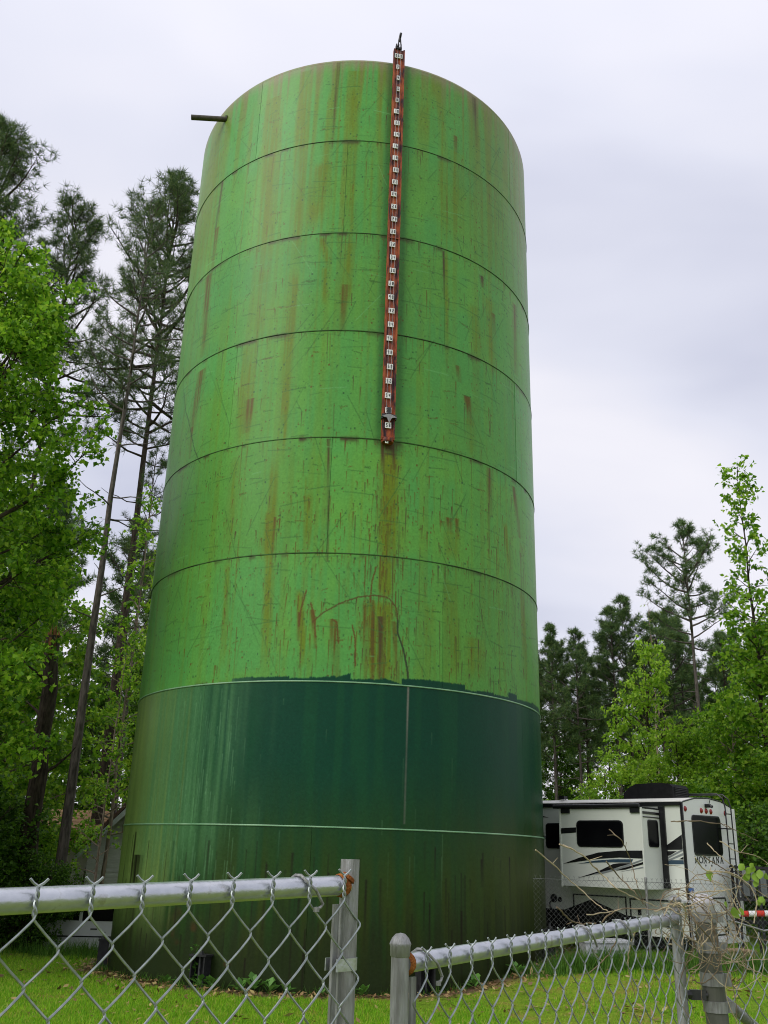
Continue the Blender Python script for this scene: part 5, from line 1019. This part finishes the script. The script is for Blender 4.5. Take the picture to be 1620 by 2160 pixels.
# left of the tank
tree('gum', -8.85, 17.3, 14.9, 0.4, 'big bright green sweetgum at the left edge, in front of the pines')
tree('pine_a', -8.45, 27.0, 24.5, 0.3, 'pine with a long bare trunk and thin top, nearest left of the tank', wide=0.9)
e = empty('dead_tree', (-8.45, 24.0, -0.35), label='thick black broken trunk with orange splintered wood at its top, left', cat='tree')
rg_ = np.random.default_rng(77); TP_, tr_ = trunk_path(7.5, 0.25, rg_, wig=0.03, top=0.72); pa_ = [(TP_, tr_)] + [(limb(along(TP_, z_ / 7.9)[0], a_, 0.5, 1.1, 0.3, rg_, 5, 0.12), np.linspace(0.05, 0.012, 6)) for z_, a_ in ((4.2, 0.4), (5.6, 2.6), (6.6, 4.0))]
V_, F_ = tubes_np(pa_, 9); link('trunk', mesh_np('trunk', V_, F_, M['bark_dark'], smooth=True), e)
b = MB(); tp_ = Vector(TP_[-1])
for k in range(7): a_ = k * 0.9; b.lathe([(0.05, -0.5), (0.05, -0.1 * (k % 2)), (0.0, 0.12 + 0.28 * ((k * 5) % 4) / 3)], 4, 0, tp_ + Vector((0.13 * math.cos(a_), 0.13 * math.sin(a_), -0.02)), (0.10 * math.cos(a_ * 2), 0.1 * math.sin(a_ * 3), 1))
b.build('splintered_top', mat('raw orange heartwood', (0.30, 0.14, 0.05), (0.10, 0.055, 0.03), 7, 0.9, 0.1, stretch=(3, 3, 0.6)), e)
tree('pine_slim', -9.65, 36.0, 19.0, 0.0, 'slim short-crowned pine seen between the bare pine trunk and the tank')
tree('pine_d', -14.0, 34.0, 29.8, 0.0, 'pine with a pointed crown rising above the bright sweetgum')
tree('pine_e', -15.9, 30.0, 30.2, 2.0, 'tallest pine, cut by the left edge of the picture')
tree('pine_e', -10.9, 38.0, 34.6, 1.2, 'dense broad pine whose crown touches the left side of the tank', wide=0.95)
tree('sapling', -8.0, 29.5, 14.0, 0.5, 'thin sapling with scattered leaves against the tank, left')
tree('sapling', -7.35, 26.5, 9.0, 2.5, 'short leafy sapling just left of the dark lower tank')
for i, (x, y, h, pk, lab) in enumerate([(-10.6, 21.0, 11.0, 'oak', 'dark leafy tree under the bright sweetgum at the left edge'), (-12.0, 27.5, 14.0, 'gum2', 'green tree behind the thick black trunk'), (-9.0, 40.0, 11.5, 'oak', 'dark tree behind the small grey house'),
        (-12.8, 34.0, 13.0, 'gum2', 'green tree behind the tan roofed house'), (-10.2, 42.0, 12.0, 'maple', 'pale green tree far behind the grey house'), (-15.5, 31, 13, 'oak', 'dark tree at the far left edge behind the sweetgum'), (-11.4, 26.0, 8.5, 'gum2', 'low green tree between the two dark trunks left')]):
    tree(pk, x, y, h, i * 1.3, lab)
for i, (x, y, h) in enumerate([(-14.5, 52, 21), (-18.0, 47, 22), (-13.0, 58, 20), (-20.5, 55, 24), (-16.0, 62, 22), (-11.5, 50, 17), (-22, 42, 25)]):
    tree('pine_far', x, y, h, i, 'pine far back in the wood left of the tank', 'pines far back on the left')
for i, (x, y, h) in enumerate([(-16.5, 42, 12), (-13.5, 46, 11), (-19, 50, 13), (-11, 56, 10), (-21, 36, 12), (-17.5, 58, 12), (-14.5, 66, 12)]):
    tree('oak' if i % 2 else 'gum2', x, y, h, i * 2, 'leafy tree far back in the wood left of the tank', 'leafy trees far back on the left')
for x, y, h, pk, lab in [(-9.2, 23.0, 2.7, 'bush', 'dark shrub in front of the white house, left'), (-10.2, 23.3, 4.0, 'bush', 'dark shrub left of the one before the white house'), (-11.2, 22.6, 4.4, 'bush', 'dark shrub at the left edge above the gate rail'), (-8.0, 23.6, 2.2, 'bush', 'low dark shrub hanging over the white car'),
        (-12.6, 24.5, 5.2, 'bush', 'big dark shrub outside the left edge'), (-10.9, 29.0, 4.2, 'bush_light', 'lighter green shrub beside the thick dark trunk'), (-13.5, 28.0, 6.0, 'bush_light', 'tall light green shrub under the sweetgum'), (-9.2, 22.0, 1.6, 'bush', 'low dark shrub at the lawn edge below the left gate rail'), (-10.4, 21.9, 2.2, 'bush', 'low dark shrub at the lawn edge, far left')]:
    tree(pk, x, y, h, x * 3.1, lab, wide=1.15)
tree('oak', -9.6, 20.2, 6.4, 2.0, 'low dark tree in the deep shade under the bright sweetgum')
tree('oak', -11.6, 19.4, 7.5, 4.4, 'dark tree cut by the left edge below the bright sweetgum')
# right of the tank: row of pines behind the trailer, then broadleaved trees in front
row = [(8.3, 52, 13.6, 'pine_far2', 'pine behind the trailer nearest the tank edge'), (9.35, 50, 13.9, 'pine_far', 'round topped pine second from the tank in the row'), (10.5, 49, 13.4, 'pine_far', 'pine third from the tank in the row, spreading low limbs'), (11.5, 52, 13.0, 'pine_far2', 'thin pine in the gap beside the round topped pines'),
       (12.7, 50, 15.0, 'pine_far', 'dense pine left of the tallest dome in the row'), (13.7, 51, 15.9, 'pine_far', 'highest dense pine dome behind the trailer'), (14.9, 49, 14.5, 'pine_far2', 'narrow pine left of the lone tall pine'), (15.9, 50, 15.0, 'pine_far', 'pine dome directly behind the lone tall pine'), (17.0, 52, 15.0, 'pine_far', 'pine right of the lone tall pine'), (18.4, 49, 13.6, 'pine_far2', 'pine half hidden behind the bright trees at right'), (19.8, 51, 14, 'pine_far', 'pine hidden behind the spire tree at right')]
for i, (x, y, h, pk, lab) in enumerate(row): tree(pk, x, y, h, i * 1.7, lab)
for i in range(12): tree('pine_far' if i % 2 else 'pine_far2', 7.5 + 1.35 * i + (i % 3) * 0.3, 58 + (i * 7 % 9), 12.5 + (i * 5 % 4), i * 0.9, 'pine in the second row far behind the trailer', 'pines in the second row')
tree('pine_tall', 13.75, 40.0, 16.6, 0.9, 'lone tall pine standing above the row with a bare leaning stem')
tree('bare', 13.4, 45.0, 14.2, 0.0, 'nearly leafless slim tree left of the lone tall pine')
tree('tulip', 12.4, 30.0, 15.0, 0.7, 'tall spire shaped bright green tree at the right edge')
tree('gum2', 13.9, 29.0, 11.0, 0.2, 'broad bright green tree below the spire tree at the right edge', wide=1.1)
tree('gum2', 12.0, 32.0, 7.4, 2.2, 'bright green tree left of the spire tree')
tree('maple', 10.3, 36.0, 9.9, 1.1, 'pale yellow green tree in front of the pines, above the roof air conditioner', wide=0.85)
tree('gum2', 14.9, 33.5, 11.4, 4.0, 'bright green tree behind the spire tree at right')
for i, (x, y, h, pk, lab) in enumerate([(9.6, 33, 5.2, 'maple', 'low pale green tree just behind the trailer roof'), (11.4, 36, 6.4, 'maple', 'low pale tree between the maple and the spire tree'), (13.0, 36.5, 7.6, 'gum2', 'green tree at the foot of the lone tall pine'), (8.9, 40, 4.6, 'gum2', 'green tree under the pines right of the tank'), (10.2, 43, 6.4, 'maple', 'pale tree under the dense pines'), (7.9, 46, 4.4, 'gum2', 'green tree far under the pines beside the tank'), (12.2, 27, 6.4, 'gum2', 'low bright tree behind the trailer ladder'), (14.2, 26, 6.5, 'gum2', 'low bright tree at the right edge beside the ladder')]):
    tree(pk, x, y, h, i * 1.9, lab, wide=1.15)
for x, y, h, pk, lab in [(9.9, 24.6, 3.2, 'bush', 'dark green shrub right of the trailer ladder'), (11.3, 26.0, 3.6, 'bush_light', 'green shrub at the right edge behind the black rack'), (10.6, 23.0, 2.2, 'bush', 'low shrub behind the black rack at the right edge'), (8.4, 30.0, 3.4, 'bush_light', 'green shrub behind the trailer next to the tank'), (10.3, 30.0, 4.4, 'bush_light', 'green shrub behind the roof air conditioner'), (12.5, 24.0, 3.4, 'bush_light', 'green shrub outside the right edge'),
        (9.0, 36.0, 4.0, 'bush', 'dark shrub under the pines near the tank'), (11.8, 40.0, 4.2, 'bush_light', 'light shrub under the dense pines'), (13.6, 43.0, 4.2, 'bush', 'dark shrub under the lone tall pine')]:
    tree(pk, x, y, h, x * 2.3, lab, wide=1.2)
for i, (x, y) in enumerate([(7.0, 56), (9, 61), (11, 57), (13, 62), (15, 58), (17, 60), (19, 56), (21, 62), (23, 55), (5, 62)]):
    tree('gum2' if i % 2 else 'oak', x, y, 7 + (i * 3 % 4), i * 1.1, 'leafy tree in the undergrowth behind the pine rows', 'undergrowth trees behind the pine rows')
for i, (x, y, h) in enumerate([(-5.5, 50, 14), (-2.5, 54, 15), (0.5, 49, 14), (3.2, 53, 15), (5.8, 50, 14)]): tree('pine_far', x, y, h, i, 'round topped pine standing straight behind the tank', 'pines behind the tank')

# weeds at the tank's foot
def weed_mesh(seed, n=9, L=0.20):
    rng = np.random.default_rng(seed); V = []; F = []
    for k in range(n):
        a = rng.uniform(0, 6.3); e = rng.uniform(0.35, 1.2); l = L * rng.uniform(0.5, 1.1); w = l * 0.26; d = np.array([math.cos(a) * math.cos(e), math.sin(a) * math.cos(e), math.sin(e)]); s = np.array([-math.sin(a), math.cos(a), 0]); o = d * 0.03 + np.array([0, 0, rng.uniform(0, 0.08)])
        b = len(V); V += [o, o + d * l * 0.45 + s * w, o + d * l + np.array([0, 0, -0.25 * l]), o + d * l * 0.45 - s * w]; F.append([b, b + 1, b + 2, b + 3])
    return mesh_np('leaves', np.array(V), np.array(F), M['weed'])
WM = [weed_mesh(k) for k in range(3)]
for i, (t_, s, lab) in enumerate([(-33.5, 0.9, 'weed left of the black anchor bracket'), (-24.6, 1.2, 'weed in front of the black anchor bracket'), (-21.8, 1.3, 'broad weed right of the black anchor bracket'), (-15.5, 1.1, 'weed left of the middle clump'), (-12.8, 1.5, 'largest weed of the middle clump along the tank'), (-9.6, 1.3, 'weed right of the middle clump'), (-6.0, 1.0, 'weed behind the tension bar of the left gate'), (1.0, 0.9, 'weed behind the open-topped gate post'), (9.2, 1.1, 'lone weed in the gap between the two gate leaves'), (34.0, 1.2, 'weed behind the right gate leaf, left part'), (47.0, 1.3, 'weed behind the right gate leaf, right part')]):
    p = TC + rad(t_) * (TR + 0.22); w = empty('weed', (p.x, p.y, float(gz(p.x, p.y))), i * 1.1, label=lab, cat='weed', group='weeds along the foot of the tank'); w.scale = (s, s, s); link('leaves', WM[i % 3], w)
p = TC + rad(-27.5) * (TR + 0.12); w = empty('climbing_weed', (p.x, p.y, float(gz(p.x, p.y))), label='thin climbing weed reaching up beside the black anchor bracket', cat='weed')
b = MB(); b.tube([(0, 0, 0), (0.03, 0, 0.25), (0.0, 0.0, 0.45), (0.05, 0, 0.62)], 0.006, 5); b.build('stem', M['weed'], w)
for k in range(10): o = link('leaf', WM[k % 3], w, (0.06 * math.sin(k * 2.1), -0.03, 0.1 + 0.055 * k)); o.scale = (0.35, 0.35, 0.35)
